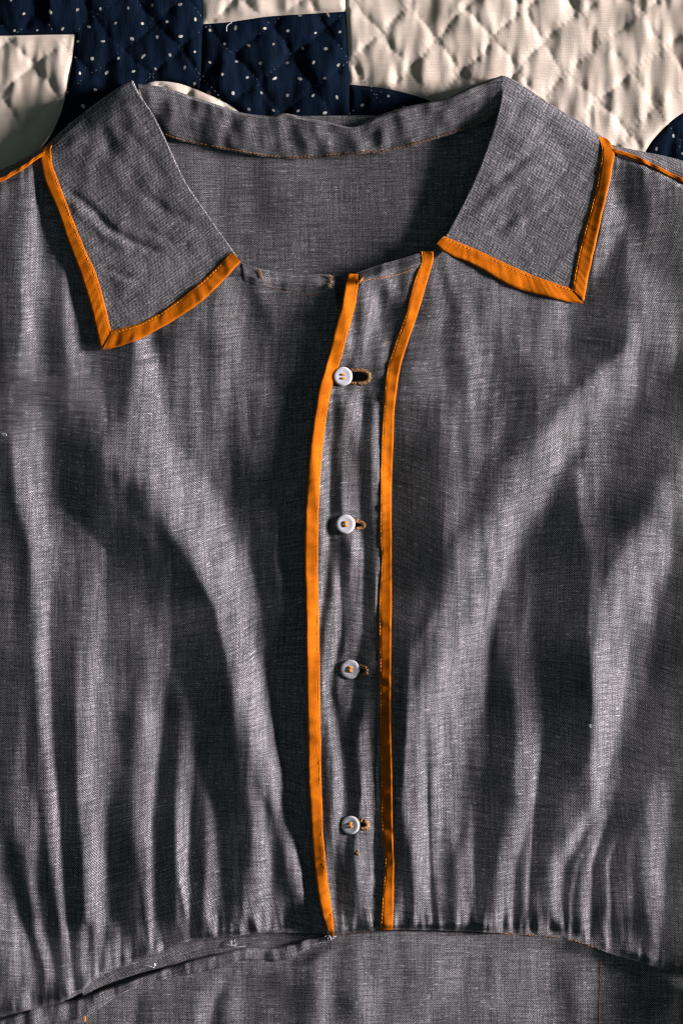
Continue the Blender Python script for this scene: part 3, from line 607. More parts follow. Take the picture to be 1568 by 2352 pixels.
def cloth_uv(px, py, z):
    du = np.hypot(np.diff(px, axis=1), np.diff(z, axis=1) / S); u = np.c_[np.zeros(len(px)), np.cumsum(du, 1)]
    u = gblur(u - px, 3, 60, 2.0) + px
    return np.c_[(u + 9 * _dr2(px, py)).ravel(), (-py + 26 * _dr(px, py) + 0.35 * z / S).ravel()]
# left front
st_ = 2.3
cols = np.arange(-90, 850, st_); nv = 640
v = np.linspace(0, 1, nv)[:, None]
PX = np.repeat(cols[None, :], nv, 0); top = TLf(cols)[None, :]; bot = BLf(cols)[None, :]
PY = top + v * (bot - top)
Z = front_z(PX, PY, top, bot, 0.0)
under = sstep(0, 22, PX - (tape_l(PY) + 6)); Z = np.maximum(Z - 0.0034 * under, 0.001)
grid_obj('bodice_panel', PX, PY, Z, M_CH, dress, uv=cloth_uv(PX, PY, Z))
# right front: placket strip and panel share one surface
def right_front(u0f, u1f, nu, name, holes=()):
    v = np.linspace(0, 1, 600)[:, None]; u = np.linspace(0, 1, nu)[None, :]
    yg = 600 + v * 1550
    for _ in range(4):
        xl = u0f(yg); xr = u1f(yg); PX = xl + u * (xr - xl)
        PY = TRf(PX) + v * (BRf(PX) - TRf(PX)); yg = PY
    Z = front_z(PX, PY, TRf(PX), BRf(PX), PLK)
    mask = None
    if holes:
        cx = 0.25 * (PX[:-1, :-1] + PX[1:, 1:] + PX[:-1, 1:] + PX[1:, :-1]); cy = 0.25 * (PY[:-1, :-1] + PY[1:, 1:] + PY[:-1, 1:] + PY[1:, :-1])
        mask = np.ones(cx.shape, bool)
        for (hx, hy, rx, ry) in holes: mask &= (np.abs((cx - hx) / rx) ** 2.6 + np.abs((cy - hy) / ry) ** 2.6) > 1
    return grid_obj(name, PX, PY, Z, M_CH, dress, uv=cloth_uv(PX, PY, Z), mask=mask)
HOLES = [(819, 866, 25, 12.5), (812, 1206, 19, 6), (822, 1540, 17, 6.5), (826, 1893, 15, 6.5)]
right_front(lambda y: tape_l(y) + 3, lambda y: tape_r(y) - 10, 92, 'button_placket', HOLES)
right_front(lambda y: tape_r(y) - 12, lambda y: 1660 + 0 * y, 330, 'bodice_panel')

# inside of the back, seen through the neck opening
BKx, BKy = np.meshgrid(np.linspace(300, 1190, 220), np.linspace(262, 760, 140))
bw = Grid(fft_noise((260, 460), 20, 60, 2) * 0.00016 + fft_noise((260, 460), 60, 60, 2) * 0.0005, 290, 255, 2)
BKz = 0.0075 + bw(BKx, BKy) + (BKx - 700) * S * 0.06
grid_obj('back_panel', BKx, BKy, BKz, M_CH, dress, uv=np.c_[BKx.ravel() * 1.02 + 311, -BKy.ravel() * 1.02])

# ruled strip between two curves; prof gives height across
def ruled(name, A, Bc, zf, prof, mat, parent, nacross=9, step=4.0, uvs=(1, 1), wob=0.0, swap=False):
    A = curve(A, step=step); n = len(A); Bc = curve(Bc, n=n)
    if wob:
        for c in (A, Bc):
            t = np.cumsum(rng.normal(0, 1, (n, 2)), 0); t -= np.linspace(0, 1, n)[:, None] * t[-1]
            k = np.hanning(19); k /= k.sum() / 2.2; nz = np.c_[np.convolve(rng.normal(0, 1, n), k, 'same'), np.convolve(rng.normal(0, 1, n), k, 'same')]
            c += nz * wob
    w_ = np.linspace(0, 1, nacross)[None, :]
    PX = A[:, :1] * (1 - w_) + Bc[:, :1] * w_; PY = A[:, 1:] * (1 - w_) + Bc[:, 1:] * w_
    L = np.r_[0, np.cumsum(np.hypot(*np.diff(A, axis=0).T))][:, None]
    wid = np.hypot(A[:, 0] - Bc[:, 0], A[:, 1] - Bc[:, 1])[:, None]
    Z = zf(PX, PY) + prof(w_ + 0 * PX, L + 0 * PX)
    U = (L + 0 * PX) * uvs[0]; V = (w_ * wid) * uvs[1]
    uv = np.c_[V.ravel(), U.ravel()] if swap else np.c_[U.ravel(), V.ravel()]
    return grid_obj(name, PX, PY, Z, mat, parent, uv=uv), A, Bc
def tape_prof(thick, stitch_at=None, side=1, seed=0, rib=0.00009):
    r = np.random.default_rng(seed); nz = r.standard_normal(4000); nz = np.convolve(nz, np.exp(-np.linspace(-2, 2, 9) ** 2), 'same')
    nz2 = np.convolve(r.standard_normal(4000), np.exp(-np.linspace(-2, 2, 15) ** 2), 'same')
    def p(w_, L):
        dome = 1 - np.abs(2 * w_ - 1) ** 12
        z = -0.0003 + (0.0003 + thick) * dome + 0.0002
        i = (L / 2.6 + w_ * 5).astype(int) % 4000; j = (L / 3.2 - w_ * 4).astype(int) % 4000
        a = (L / 2.6 + w_ * 5) % 1
        n1 = nz[i] * (1 - a) + nz[(i + 1) % 4000] * a
        b = (L / 3.2 - w_ * 4) % 1; n2 = nz2[j] * (1 - b) + nz2[(j + 1) % 4000] * b
        z = z + rib * (n1 + n2) * dome
        if stitch_at is not None: z = z - 0.0003 * np.exp(-((w_ - stitch_at) / 0.055) ** 2)
        return z
    return p
def tape_stitch(name, A, Bc, at, zf, lift, mat, parent, ln=6.2, gap=2.4, wd=2.2, skip=0.0):
    c = A * (1 - at) + Bc * at; s = Stitches(); s.line(c[::3], ln, gap, wd, 0.00022, zf, lift, 0.22, skip)
    return s.build(name, mat, parent)

# placket tapes
F2 = lambda x, y: F(x, y) + PLK
def F2s(x, y):   # dips where the front dips at the waist and neck seams
    return front_z(x, y, TRf(x), BRf(x), PLK)
def FTs(x, y): return front_z(x, y, TRf(x), BRf(x), PLK + 0.0004, FT)
o1, A, Bc = ruled('bias_tape', [(q[1], q[0]) for q in TAPE_L], [(q[2], q[0]) for q in TAPE_L], FTs, tape_prof(0.00045, 0.86, seed=1), M_OR, dress, 15, 3.0, wob=0.45)
tape_stitch('topstitching', A, Bc, 0.87, FTs, 0.00040, M_TH, o1)
o2, A, Bc = ruled('bias_tape', [(q[1], q[0]) for q in TAPE_R], [(q[2], q[0]) for q in TAPE_R], FTs, tape_prof(0.00045, 0.14, seed=2), M_OR, dress, 15, 3.0, wob=0.35)
tape_stitch('topstitching', A, Bc, 0.13, FTs, 0.00040, M_TH, o2)

# ---- collar leaves
def collar(roll, outer, shoulder, bottom, RH, sgn, wr, seed, rot):
    """roll: neck fold from shoulder peak to front; outer: from shoulder to tip; shoulder: roll start -> outer start; bottom: roll end -> tip"""
    nt_, ns = 130, 120
    r = curve(roll, n=nt_); o = curve(outer, n=nt_); sh = curve(shoulder, n=ns); bt = curve(bottom, n=ns)
    t = np.linspace(0, 1, nt_)[:, None]; s = np.linspace(0, 1, ns)[None, :]
    P = []
    for k in (0, 1):
        c = (1 - s) * r[:, k][:, None] + s * o[:, k][:, None] + (1 - t) * sh[:, k][None, :] + t * bt[:, k][None, :]
        c -= (1 - t) * (1 - s) * r[0, k] + (1 - t) * s * o[0, k] + t * (1 - s) * r[-1, k] + t * s * o[-1, k]
        P.append(c)
    PX, PY = P
    ndir = 1 if sgn > 0 else -1
    hroll = np.interp(t, [0, 0.15, 0.5, 1], RH)
    base = np.maximum(FS(PX, PY), 0.0165)
    ns_ = Grid(fft_noise((420, 800), 26, 26, 2) * 0.00026 + fft_noise((420, 800), 9, 14, 2) * 0.00012, 50, 150, 2)
    wrk = strokes(PX, PY, wr)
    # flatness: blend base toward plane so the leaf is not a copy of what is below
    z = base * 0.5 + 0.0180 * 0.5 + 0.0018 + hroll * (0.45 * (1 - s) ** 1.8 + 0.55 * (1 - sstep(0, 1, s)))
    drop = np.interp(t, [0, 0.10, 0.30], [1, 0.42, 0]) ; z = z - 0.0060 * drop ** 1.3 * (0.45 + 0.55 * s)
    z = z + (wrk * 0.001 + ns_(PX, PY)) * np.clip(s * 8, 0, 1) * np.clip((1 - s) * 6 + .3, 0, 1)
    lo_ = np.maximum(F(PX, PY), SEAM_Z) + PLK * (PX > 780) + 0.0012
    kk = np.clip(t * 6, 0, 1) * np.clip(s * 8, 0, 1); z = z + kk * (np.maximum(z, lo_) - z)
    # edge curl at outer & bottom
    # rolled neck fold: extra columns before s = 0 turning down into the neck
    tang = np.gradient(r, axis=0); tang /= np.hypot(tang[:, 0], tang[:, 1])[:, None] + 1e-9
    nrm = np.c_[tang[:, 1], -tang[:, 0]] * sgn
    ang = np.linspace(math.radians(175), 0, 15)[None, :-1]; rad = np.interp(t, [0, .3, 1], [4, 3, 2])
    EX = r[:, :1] + nrm[:, :1] * (np.sin(ang) * rad - rad * .0); EY = r[:, 1:] + nrm[:, 1:] * (np.sin(ang) * rad)
    depth = np.interp(t, [0, .3, 1], [0.014, 0.012, 0.0045])
    EZ = z[:, :1] - (1 - np.cos(ang)) / 2 * depth
    PX = np.hstack([EX, PX]); PY = np.hstack([EY, PY]); z = np.hstack([EZ, z])
    # shoulder edge: extra rows before t = 0 turning down to the quilt
    cen = np.array((PX.mean(), PY.mean())); e0 = np.c_[PX[0], PY[0]]; tg = np.gradient(e0, axis=0); tg /= np.hypot(tg[:, 0], tg[:, 1])[:, None] + 1e-9
    n2 = np.c_[tg[:, 1], -tg[:, 0]]; n2 *= np.sign(((e0 - cen) * n2).sum(1))[:, None]
    a2_ = np.linspace(math.radians(150), 0, 12)[:-1][:, None]; rd = 7.0
    up = np.clip((z[0] - 0.003) * 0.6, 0.002, 0.012)[None, :]
    SX = e0[:, 0][None, :] + n2[:, 0][None, :] * np.sin(a2_) * rd; SY = e0[:, 1][None, :] + n2[:, 1][None, :] * np.sin(a2_) * rd
    SZ = z[0][None, :] - (1 - np.cos(a2_)) * up
    PX = np.vstack([SX, PX]); PY = np.vstack([SY, PY]); z = np.vstack([SZ, z])
    c, s_ = math.cos(rot), math.sin(rot)
    uv = np.c_[(PX * c - PY * s_).ravel() + seed * 97, (PX * s_ + PY * c).ravel()]
    ob = grid_obj('collar_leaf', PX, PY, z, M_CH, dress, uv=uv)
    # surface lookup for tapes: nearest vertex interpolation on a coarse raster
    X0, Y0 = PX.min() - 20, PY.min() - 20; gw, gh = int((PX.max() - X0) / 3) + 14, int((PY.max() - Y0) / 3) + 14
    acc = np.zeros((gh, gw)); cnt = np.zeros((gh, gw))
    sub = (slice(11, None), slice(14, None))
    ii = ((PX[sub] - X0) / 3).round().astype(int).ravel(); jj = ((PY[sub] - Y0) / 3).round().astype(int).ravel()
    np.add.at(acc, (jj, ii), z[sub].ravel()); np.add.at(cnt, (jj, ii), 1)
    m = cnt > 0; g = np.where(m, acc / np.maximum(cnt, 1), 0)
    for _ in range(14):
        a_ = np.zeros_like(g); c_ = np.zeros_like(g)
        for dj in (-1, 0, 1):
            for di in (-1, 0, 1):
                a_ += np.roll(np.roll(g * m, dj, 0), di, 1); c_ += np.roll(np.roll(m * 1.0, dj, 0), di, 1)
        g = np.where(m, g, a_ / np.maximum(c_, 1)); m = m | (c_ > 0)
    return ob, Grid(gblur(g, 5, 5, 3.0) + 0.0003, X0, Y0, 3.0)

rollL = [(304, 190), (319, 220), (348, 262), (378, 320), (421, 412), (470, 487), (519, 556), (545, 592)]
outL = [(112, 331), (98, 350), (101, 390), (117, 435), (140, 491), (160, 551), (189, 628), (218, 724), (238, 797)]
shL = [(304, 190), (280, 201), (200, 256), (150, 297), (112, 331)]
btL = [(545, 592), (495, 656), (445, 700), (350, 760), (275, 791), (238, 797)]
wrL = [([(150, 432), (210, 479), (250, 524), (310, 559), (385, 585)], 10, -1.0), ([(146, 452), (205, 502), (245, 545), (300, 578)], 12, 0.55),
       ([(225, 609), (310, 644), (400, 641), (455, 612)], 8, -0.5), ([(320, 440), (380, 484), (455, 520)], 14, -0.7), ([(300, 300), (360, 390), (400, 440)], 16, -0.5),
       ([(200, 330), (260, 380), (290, 440)], 20, 0.5), ([(250, 700), (300, 690)], 8, -0.4), ([(330, 520), (400, 560), (440, 565)], 10, -0.5), ([(230, 280), (250, 330), (250, 390)], 14, -0.45)]
leafL, zL = collar(rollL, outL, shL, btL, (0.0050, 0.0050, 0.0042, 0.0010), 1, wrL, 1, 0.62)
rollR = [(1143, 182), (1152, 212), (1139, 280), (1115, 350), (1085, 425), (1050, 495), (1025, 540), (1006, 562)]
outR = [(1384, 318), (1402, 345), (1399, 390), (1392, 434), (1375, 504), (1355, 594), (1345, 639), (1336, 690)]
shR = [(1143, 182), (1160, 180), (1204, 204), (1264, 243), (1334, 284), (1384, 318)]
btR = [(1006, 562), (1026, 577), (1094, 609), (1174, 653), (1259, 679), (1336, 690)]
wrR = [([(1199, 528), (1264, 487), (1345, 478)], 11, -0.8), ([(1024, 530), (1104, 483), (1209, 389), (1284, 344)], 15, 0.9), ([(1110, 440), (1180, 385), (1250, 320), (1290, 290)], 10, -0.6),
       ([(1264, 611), (1329, 569)], 6, 0.45), ([(1262, 618), (1329, 577)], 6, -0.3), ([(1219, 330), (1250, 290), (1276, 255)], 10, -0.7), ([(1150, 560), (1200, 500), (1300, 430)], 14, 0.5),
       ([(1100, 560), (1150, 520), (1190, 490)], 10, -0.5), ([(1170, 300), (1190, 250), (1200, 225)], 12, -0.5), ([(1230, 470), (1290, 400), (1340, 380)], 12, -0.55), ([(1240, 600), (1290, 540), (1330, 520)], 12, -0.4)]
leafR, zR = collar(rollR, outR, shR, btR, (0.0050, 0.0050, 0.0045, 0.0010), -1, wrR, 2, -0.55)

def corner_tape(pl, edges, seed):
    for i, (A_, B_, at) in enumerate(edges):
        ob, A, Bc = ruled('bias_tape', A_, B_, pl[1], tape_prof(0.00045, at, seed=seed + i, rib=0.00005), M_OR, pl[0], 15, 3.0, wob=0.5)
        tape_stitch('topstitching', A, Bc, at + 0.01, pl[1], 0.00040, M_TH, pl[0])
corner_tape((leafL, zL), [
    ([(121, 325), (104, 335), (93, 352), (96, 390), (112, 435), (136, 491), (155, 549), (184, 626), (214, 727), (229, 790), (233, 801)],
     [(119, 334), (117, 340), (118, 352), (123, 386), (133, 411), (160, 483), (192, 563), (221, 627), (241, 694), (253, 748), (257, 758)], 0.84),
    ([(237, 803), (262, 800), (300, 788), (350, 766), (450, 704), (500, 659), (553, 602)],
     [(258, 759), (290, 752), (325, 741), (365, 720), (405, 692), (467, 643), (532, 577)], 0.84)], 5)
corner_tape((leafR, zR), [
    ([(1376, 312), (1396, 320), (1409, 352), (1404, 390), (1396, 434), (1379, 504), (1359, 594), (1349, 639), (1340, 692)],
     [(1373, 316), (1376, 324), (1379, 349), (1373, 390), (1364, 439), (1344, 514), (1327, 574), (1318, 620), (1311, 663)], 0.86),
    ([(1000, 563), (1024, 582), (1094, 614), (1174, 659), (1259, 684), (1329, 697), (1338, 696)],
     [(1018, 543), (1050, 556), (1104, 579), (1184, 616), (1259, 646), (1300, 660), (1311, 664)], 0.84)], 9)

# inner collar band across the back of the neck
topc = [(316, 190), (375, 196), (440, 217), (500, 237), (550, 253), (615, 262), (655, 256), (700, 266), (760, 278), (812, 287), (864, 264), (934, 243), (1009, 228), (1084, 198), (1130, 181), (1153, 178)]
seam = [(352, 296), (400, 316), (450, 327), (550, 347), (650, 361), (750, 357), (850, 349), (909, 343), (984, 323), (1060, 300), (1120, 275), (1146, 262)]
bandn = Grid(fft_noise((160, 460), 9, 14, 2) * 0.00030 + fft_noise((160, 460), 24, 40, 2) * 0.0005, 300, 160, 2)
def band_prof(w_, L):
    l = L / L.max()
    h = np.interp(l, [0, .06, .25, .5, .62, .85, 1], [0.0215, 0.0190, 0.0145, 0.0125, 0.0125, 0.0150, 0.0165])
    z = 0.0092 + (h - 0.0092) * (1 - w_) ** 0.8
    return z - 0.004 * np.clip(1 - w_ / 0.08, 0, 1) ** 2
ob, A, Bc = ruled('collar_band', topc, seam, lambda x, y: bandn(x, y) + (x - 700) * S * 0.075, band_prof, M_CH, dress, 40, 4.0)
def bz(x, y): return np.full(np.shape(x), 0.0100) + bandn(x, y) + (x - 700) * S * 0.075
s_ = Stitches(); s_.line([(p[0], p[1] - 4) for p in seam], 6.5, 2.2, 2.6, 0.00026, lambda x, y: bz(x, y), 0.0004, 0.3, 0.06); s_.build('topstitching', M_FADE, ob)
s_ = Stitches(); s_.line([(p[0], p[1] + 1) for p in seam[4:9]], 5, 2.0, 1.3, 0.0002, lambda x, y: bz(x, y), -0.0002, 0.3, 0.4); s_.build('topstitching', M_FADE, ob)

# neck facings along the front neck edge
def facing(name, pts, dy, zf, mat):
    A = pts; Bq = [(p[0] + dy[0], p[1] + dy[1]) for p in pts]
    def pr(w_, L): return 0.0006 * (1 - np.abs(2 * w_ - 1) ** 6) - 0.0001 + 0.00010 * np.sin(L / 5.3 + w_ * 2) * np.sin(L / 13.7 + 1) - 0.0003 * np.exp(-((w_ - .8) / .07) ** 2)
    return ruled(name, A, Bq, zf, pr, mat, dress, 14, 3.0)
zl_f = lambda x, y: front_z(x, y, TLf(x), BLf(x), 0.0)
of, A, Bc = facing('neck_facing', [(556, 603), (590, 615), (650, 625), (705, 629), (750, 630), (768, 634)], (7, 44), zl_f, M_CH)
s_ = Stitches(); s_.line([(596, 622), (602, 640), (615, 655), (645, 668), (690, 676), (735, 680)], 5, 2.2, 1.6, 0.0002, zl_f, 0.0011, 0.4, 0.35); s_.build('topstitching', M_FADE, of)
s_ = Stitches()
for k in range(9): s_.add((752 + random.uniform(0, 4), 632 + k * 3.4), (762 + random.uniform(-2, 3), 634 + k * 3.6), 2.4, 0.0005, zl_f, 0.0012)
s_.build('bar_tack', M_BH, of)
s_ = Stitches()
for k in range(6): s_.add((592 + k * 1.2, 619 + k * 3.2), (600 + k * .9, 622 + k * 3.4), 1.8, 0.0004, zl_f, 0.0012)
s_.build('bar_tack', M_BH, of)
of2, A, Bc = facing('neck_facing', [(824, 625), (852, 616), (880, 606), (930, 592), (963, 582)], (4, 34), F2s, M_CH)
s_ = Stitches(); s_.line([(826, 648), (850, 643), (880, 639), (920, 630), (950, 619)], 5, 1.8, 1.7, 0.00022, F2s, 0.0008, 0.4, 0.08); s_.build('topstitching', M_TH, of2)
s_ = Stitches(); s_.add((821, 652), (834, 639), 2.0, 0.0006, F2s, 0.0014); s_.add((823, 655), (832, 643), 1.8, 0.0006, F2s, 0.0014); s_.build('loose_thread', M_TH, of2)

# shoulders: back panel showing past the seam, and the taped seam
def shoulder(seamp, edge, seed):
    zf = lambda x, y: np.where(x < 700, zl_f(x, TLf(x) + 4), front_z(x, TRf(x) + 4, TRf(x), BRf(x), PLK)) + 0.0004
    o, A, Bc = ruled('back_shoulder_panel', seamp, edge, zf, lambda w_, L: -0.0105 * w_ ** 2.2 + 0.0003 * np.sin(L / 9), M_CH, dress, 16, 4.0, swap=True)
    nrm = 6.5
    A2 = [(p[0], p[1] - nrm + 2) for p in seamp]; B2 = [(p[0], p[1] + nrm) for p in seamp]
    t_, A, Bc = ruled('bias_tape', A2, B2, lambda x, y: zf(x, y) + 0.0006, tape_prof(0.0009, None, seed=seed), M_OR, dress, 9, 3.0, wob=0.5)
    return o
shoulder([(-100, 452), (0, 413), (30, 396), (58, 380), (82, 362), (104, 350)], [(-100, 425), (0, 385), (40, 367), (70, 350), (96, 334), (112, 322)], 21)
shoulder([(1400, 344), (1424, 350), (1452, 360), (1492, 378), (1530, 398), (1568, 416), (1680, 478)], [(1398, 326), (1430, 334), (1470, 343), (1515, 352), (1568, 366), (1680, 405)], 22)

# ---- waist: yoke, side panel, slit with its two edges, skirt
def waist_z(x, y): return WG(x, y)
def wpanel(name, x0, x1, topf, botf, lift=0.0, st_=3.0, dip=0.0016):
    cols = np.arange(x0, x1 + st_, st_); nv = 100; v = np.linspace(0, 1, nv)[:, None] ** 1.2
    PX = np.repeat(cols[None, :], nv, 0); t = topf(cols)[None, :] - 3; b = botf(cols)[None, :]; PY = t + v * (b - t)
    Z = waist_z(PX, PY) + lift; k = sstep(0, 40, PY - t)
    sz = seamz(PX); Z = Z + sz - SEAM_Z; Z = sz + (Z - sz) * (0.05 + 0.95 * k) - dip * 0.12 * np.exp(-(PY - t) / 3.0)
    return grid_obj(name, PX, PY, Z, M_CH, dress, uv=np.c_[PX.ravel() * 1.0 + 517, -PY.ravel()])
BOT = 2440
bb = np.array([(-100, 2425), (29, 2388), (80, 2372), (144, 2354), (198, 2337), (307, 2273), (387, 2251), (439, 2238), (502, 2227), (554, 2210), (619, 2211), (667, 2203), (703, 2186), (766, 2152)])
yoke = wpanel('skirt_panel', -100, 1378, lambda x: np.where(x < 766, np.interp(x, bb[:, 0], bb[:, 1]) - 3, BRf(x)), lambda x: BOT + 0 * x)
side = wpanel('side_panel', 1375, 1660, BRf, lambda x: BOT + 0 * x, -0.0006)
def wz(x, y): return waist_z(x, y)
s_ = Stitches(); s_.line([(1381, 2192), (1379, 2240), (1377, 2300), (1376, 2400)], 5, 2.0, 1.8, 0.0002, wz, 0.0002, 0.3, 0.05); s_.build('topstitching', M_FADE, yoke)
sm = np.array([(770, 2151), (800, 2145), (872, 2138), (902, 2138), (1003, 2139), (1100, 2143), (1209, 2148), (1294, 2156), (1359, 2176), (1392, 2190)])
s_ = Stitches(); s_.line(sm, 5.0, 3.0, 2.2, 0.00025, lambda x, y: SEAM_Z + 0.0004 + 0 * x, 0.0, 0.5, 0.25); s_.build('seam_stitches', M_FADE, yoke)
s_ = Stitches()
for (x, y) in ((1085, 2142), (1162, 2146), (1168, 2147), (1174, 2147), (1054, 2141), (1216, 2150)):
    s_.add((x - 4, y), (x + 4, y + random.uniform(-1, 1)), 2.6, 0.0005, lambda x, y: SEAM_Z - 0.0004, 0.0004)
s_.build('seam_stitches', M_BH, yoke)

slit_up = [(190, 2284), (230, 2262), (314, 2232), (384, 2214), (439, 2199), (523, 2180), (619, 2174), (703, 2154), (752, 2144)]
allow_top = [(188, 2275), (212, 2251), (266, 2219), (336, 2199), (438, 2158), (523, 2147), (607, 2139), (717, 2139), (752, 2140)]
o_, A, Bc = ruled('waist_seam_allowance', allow_top, [(p[0], p[1] + 8) for p in slit_up], lambda x, y: 0.0140 + 0 * x,
      lambda w_, L: -0.0016 * w_ + 0.0006 * np.clip(1 - np.abs(w_ - .12) / .1, 0, 1) + 0.0002 * np.sin(L / 11) * np.sin(L / 31), M_CH, dress, 12, 4.0)
s_ = Stitches(); s_.line(allow_top, 5, 3.5, 1.8, 0.00025, lambda x, y: 0.0145 + 0 * x, 0.0002, 1.0, 0.4); s_.build('seam_stitches', M_GREYTH, o_)
band_top = [(-100, 2374), (29, 2334), (80, 2316), (144, 2306), (198, 2289), (288, 2257), (384, 2224), (439, 2208), (502, 2192), (560, 2181), (619, 2180), (667, 2170), (703, 2158), (762, 2150)]
band_bot = [(-100, 2425), (29, 2388), (80, 2372), (144, 2354), (198, 2337), (307, 2273), (387, 2251), (439, 2238), (502, 2227), (554, 2210), (619, 2211), (667, 2203), (703, 2186), (766, 2156)]
wnz = Grid(fft_noise((180, 480), 10, 26, 2) * 0.00042 + fft_noise((180, 480), 4, 16, 2) * 0.00013, -120, 2120, 2)
band, A, Bc = ruled('slit_band', band_top, band_bot, lambda x, y: 0.0160 + wnz(x, y), lambda w_, L: 0.0016 * (1 - np.abs(2 * w_ - 1) ** 5) - 0.0010 - 0.0016 * np.clip(1 - w_ / .1, 0, 1) ** 2, M_CH, dress, 18, 3.5, swap=True, wob=0.8)
s_ = Stitches(); s_.line([(p[0], p[1] - 2) for p in band_bot[2:]], 4.5, 2.2, 1.3, 0.0002, lambda x, y: 0.0154 + wnz(x, y), 0.0, 0.5, 0.3); s_.build('topstitching', M_GREYTH, band)

# ---- buttons
def make_button():
    n = 64; prof = [(0.0, 0.00142), (3.0, 0.00142), (9.0, 0.00143), (11.0, 0.00146), (13.0, 0.00152), (15.5, 0.00156), (18.5, 0.00150), (20.6, 0.00126), (21.7, 0.0009), (21.8, 0.0005), (21.0, 0.0001), (18, -0.0002), (0.0, -0.0002)]
    v = []; f = []
    for k, (r, z) in enumerate(prof):
        for i in range(n):
            a = 2 * math.pi * i / n; zz = z
            v.append((r * S * math.cos(a), r * S * math.sin(a), zz))
    for k in range(len(prof) - 1):
        for i in range(n):
            j = (i + 1) % n; f.append((k * n + i, k * n + j, (k + 1) * n + j, (k + 1) * n + i))
    return np.array(v), np.array(f)[:, ::-1]
def box_bar(p0, p1, wd, ht, arch):
    """arched thread bar as a small half-round tube"""
    v = []; f = []; n = 9; p0 = np.array(p0, float); p1 = np.array(p1, float); d = p1 - p0; L = np.hypot(*d); d /= L; nn = np.array((-d[1], d[0]))
    for k in range(n):
        t = k / (n - 1); c = p0 + d * L * t; z = arch * math.sin(math.pi * t) ** 0.6
        for a in np.linspace(0, 2 * math.pi, 7)[:-1]:
            q = c + nn * math.cos(a) * wd / 2
            v.append((q[0] * S, q[1] * S, z + math.sin(a) * ht / 2))
    for k in range(n - 1):
        for i in range(6):
            j = (i + 1) % 6; f.append((k * 6 + i, (k + 1) * 6 + i, (k + 1) * 6 + j, k * 6 + j))
    return v, f
BV, BF = make_button()
def join(parts):
    V, Fc = [], []
    for v, f in parts:
        i0 = len(V); V += list(v); Fc += [tuple(i0 + q for q in g) for g in f]
    return np.array(V), np.array(Fc)
def ridges(a0, a1, n):
    parts = []
    for a in np.linspace(a0, a1, n, endpoint=abs(a1 - a0) < 6.2):
        c, s = math.cos(a), math.sin(a)
        v, f = box_bar((13.2 * c, 13.2 * s), (19.4 * c, 19.4 * s), 1.1, 0.00030, 0.0)
        parts.append(([(p[0], p[1], p[2] + 0.00148) for p in v], f))
    return join(parts)
BTN = [(787, 865, 22.0, 2.2, 0.0, 28), (793, 1204, 22.2, -1.5, 0.1, 0), (804, 1537, 22.2, 1.0, -0.15, 26), (805, 1894, 21.3, -1.0, 0.25, 26)]
HOLE_OFF = (4.6, 4.4)
for bi, (bx, by, br, tilt, rot, nr) in enumerate(BTN):
    # seat the button on the cloth: plane through the placket under it
    ux, uy = np.meshgrid(np.linspace(-22, 22, 23), np.linspace(-22, 22, 23)); kk = np.hypot(ux, uy) < 22; ux, uy = ux[kk], uy[kk]
    zz = F2(bx + ux, by + uy); cf = np.linalg.lstsq(np.c_[ux * S, -uy * S, np.ones(len(ux))], zz, rcond=None)[0]
    res = np.percentile(zz - (cf[0] * ux * S - cf[1] * uy * S + cf[2]), 97)
    root = empty('button', (X(bx), Y(by), float(cf[2]) + float(res) - 0.0003 + (0.0006 if bi == 0 else 0.0))); root.parent = dress
    root.rotation_euler = (Vector((0, 0, 1)).rotation_difference(Vector((-cf[0] * 0.8, -cf[1] * 0.8, 1)).normalized()).to_matrix() @ Matrix.Rotation(rot, 3, 'Z')).to_euler(); sc = br / 21.8; root.scale = (sc, sc, sc)
    o = mesh_obj('disc', BV, BF, M_BTN, root, BV[:, :2] / S)
    if nr:
        rv_, rf_ = ridges(0, 2 * math.pi, nr); mesh_obj('rim_ridges', rv_, rf_, M_BTN, root, rv_[:, :2] / S)
    # sewn eyes and thread
    parts = []
    hx, hy = HOLE_OFF
    for s in (-1, 1):
        v, f = box_bar((-hx - 1, s * hy), (hx + 1, s * hy), 4.6, 0.0007, 0.00045); parts.append(([(p[0], p[1], p[2] + 0.00138) for p in v], f))
        if bi:
            v, f = box_bar((-hx - .6, s * hy * .55), (hx + .6, s * hy * .8), 3.0, 0.0006, 0.0006); parts.append(([(p[0], p[1], p[2] + 0.00140) for p in v], f))
    if bi:
        v, f = box_bar((-1, -hy), (1, hy), 3.4, 0.0006, 0.0007); parts.append(([(p[0], p[1], p[2] + 0.00140) for p in v], f))
    tv, tf = join(parts); mesh_obj('sewing_thread', tv, tf, M_TH, root, tv[:, :2] / S * 3)
# buttonholes worked in tan thread
for bi, (hx, hy, rx, ry) in enumerate(HOLES):
    s_ = Stitches()
    nst = int(2 * (rx + ry) * 2.0 / 1.6)
    for k in range(nst):
        a = 2 * math.pi * k / nst; c, s = math.cos(a), math.sin(a)
        e = 2 / 2.6; ex, ey = math.copysign(abs(c) ** e, c), math.copysign(abs(s) ** e, s)
        p = (hx + ex * (rx - 1.2), hy + ey * (ry - 1.2)); q = (hx + ex * (rx + random.uniform(5.0, 10.0)), hy + ey * (ry + random.uniform(4.5, 9.0)))
        if random.random() < 0.14: continue
        s_.add(p, q, random.uniform(1.6, 2.9), 0.0005, F2, 0.0004)
    tag(s_.build('buttonhole', M_BH, dress), 'hand worked buttonhole in tan thread')

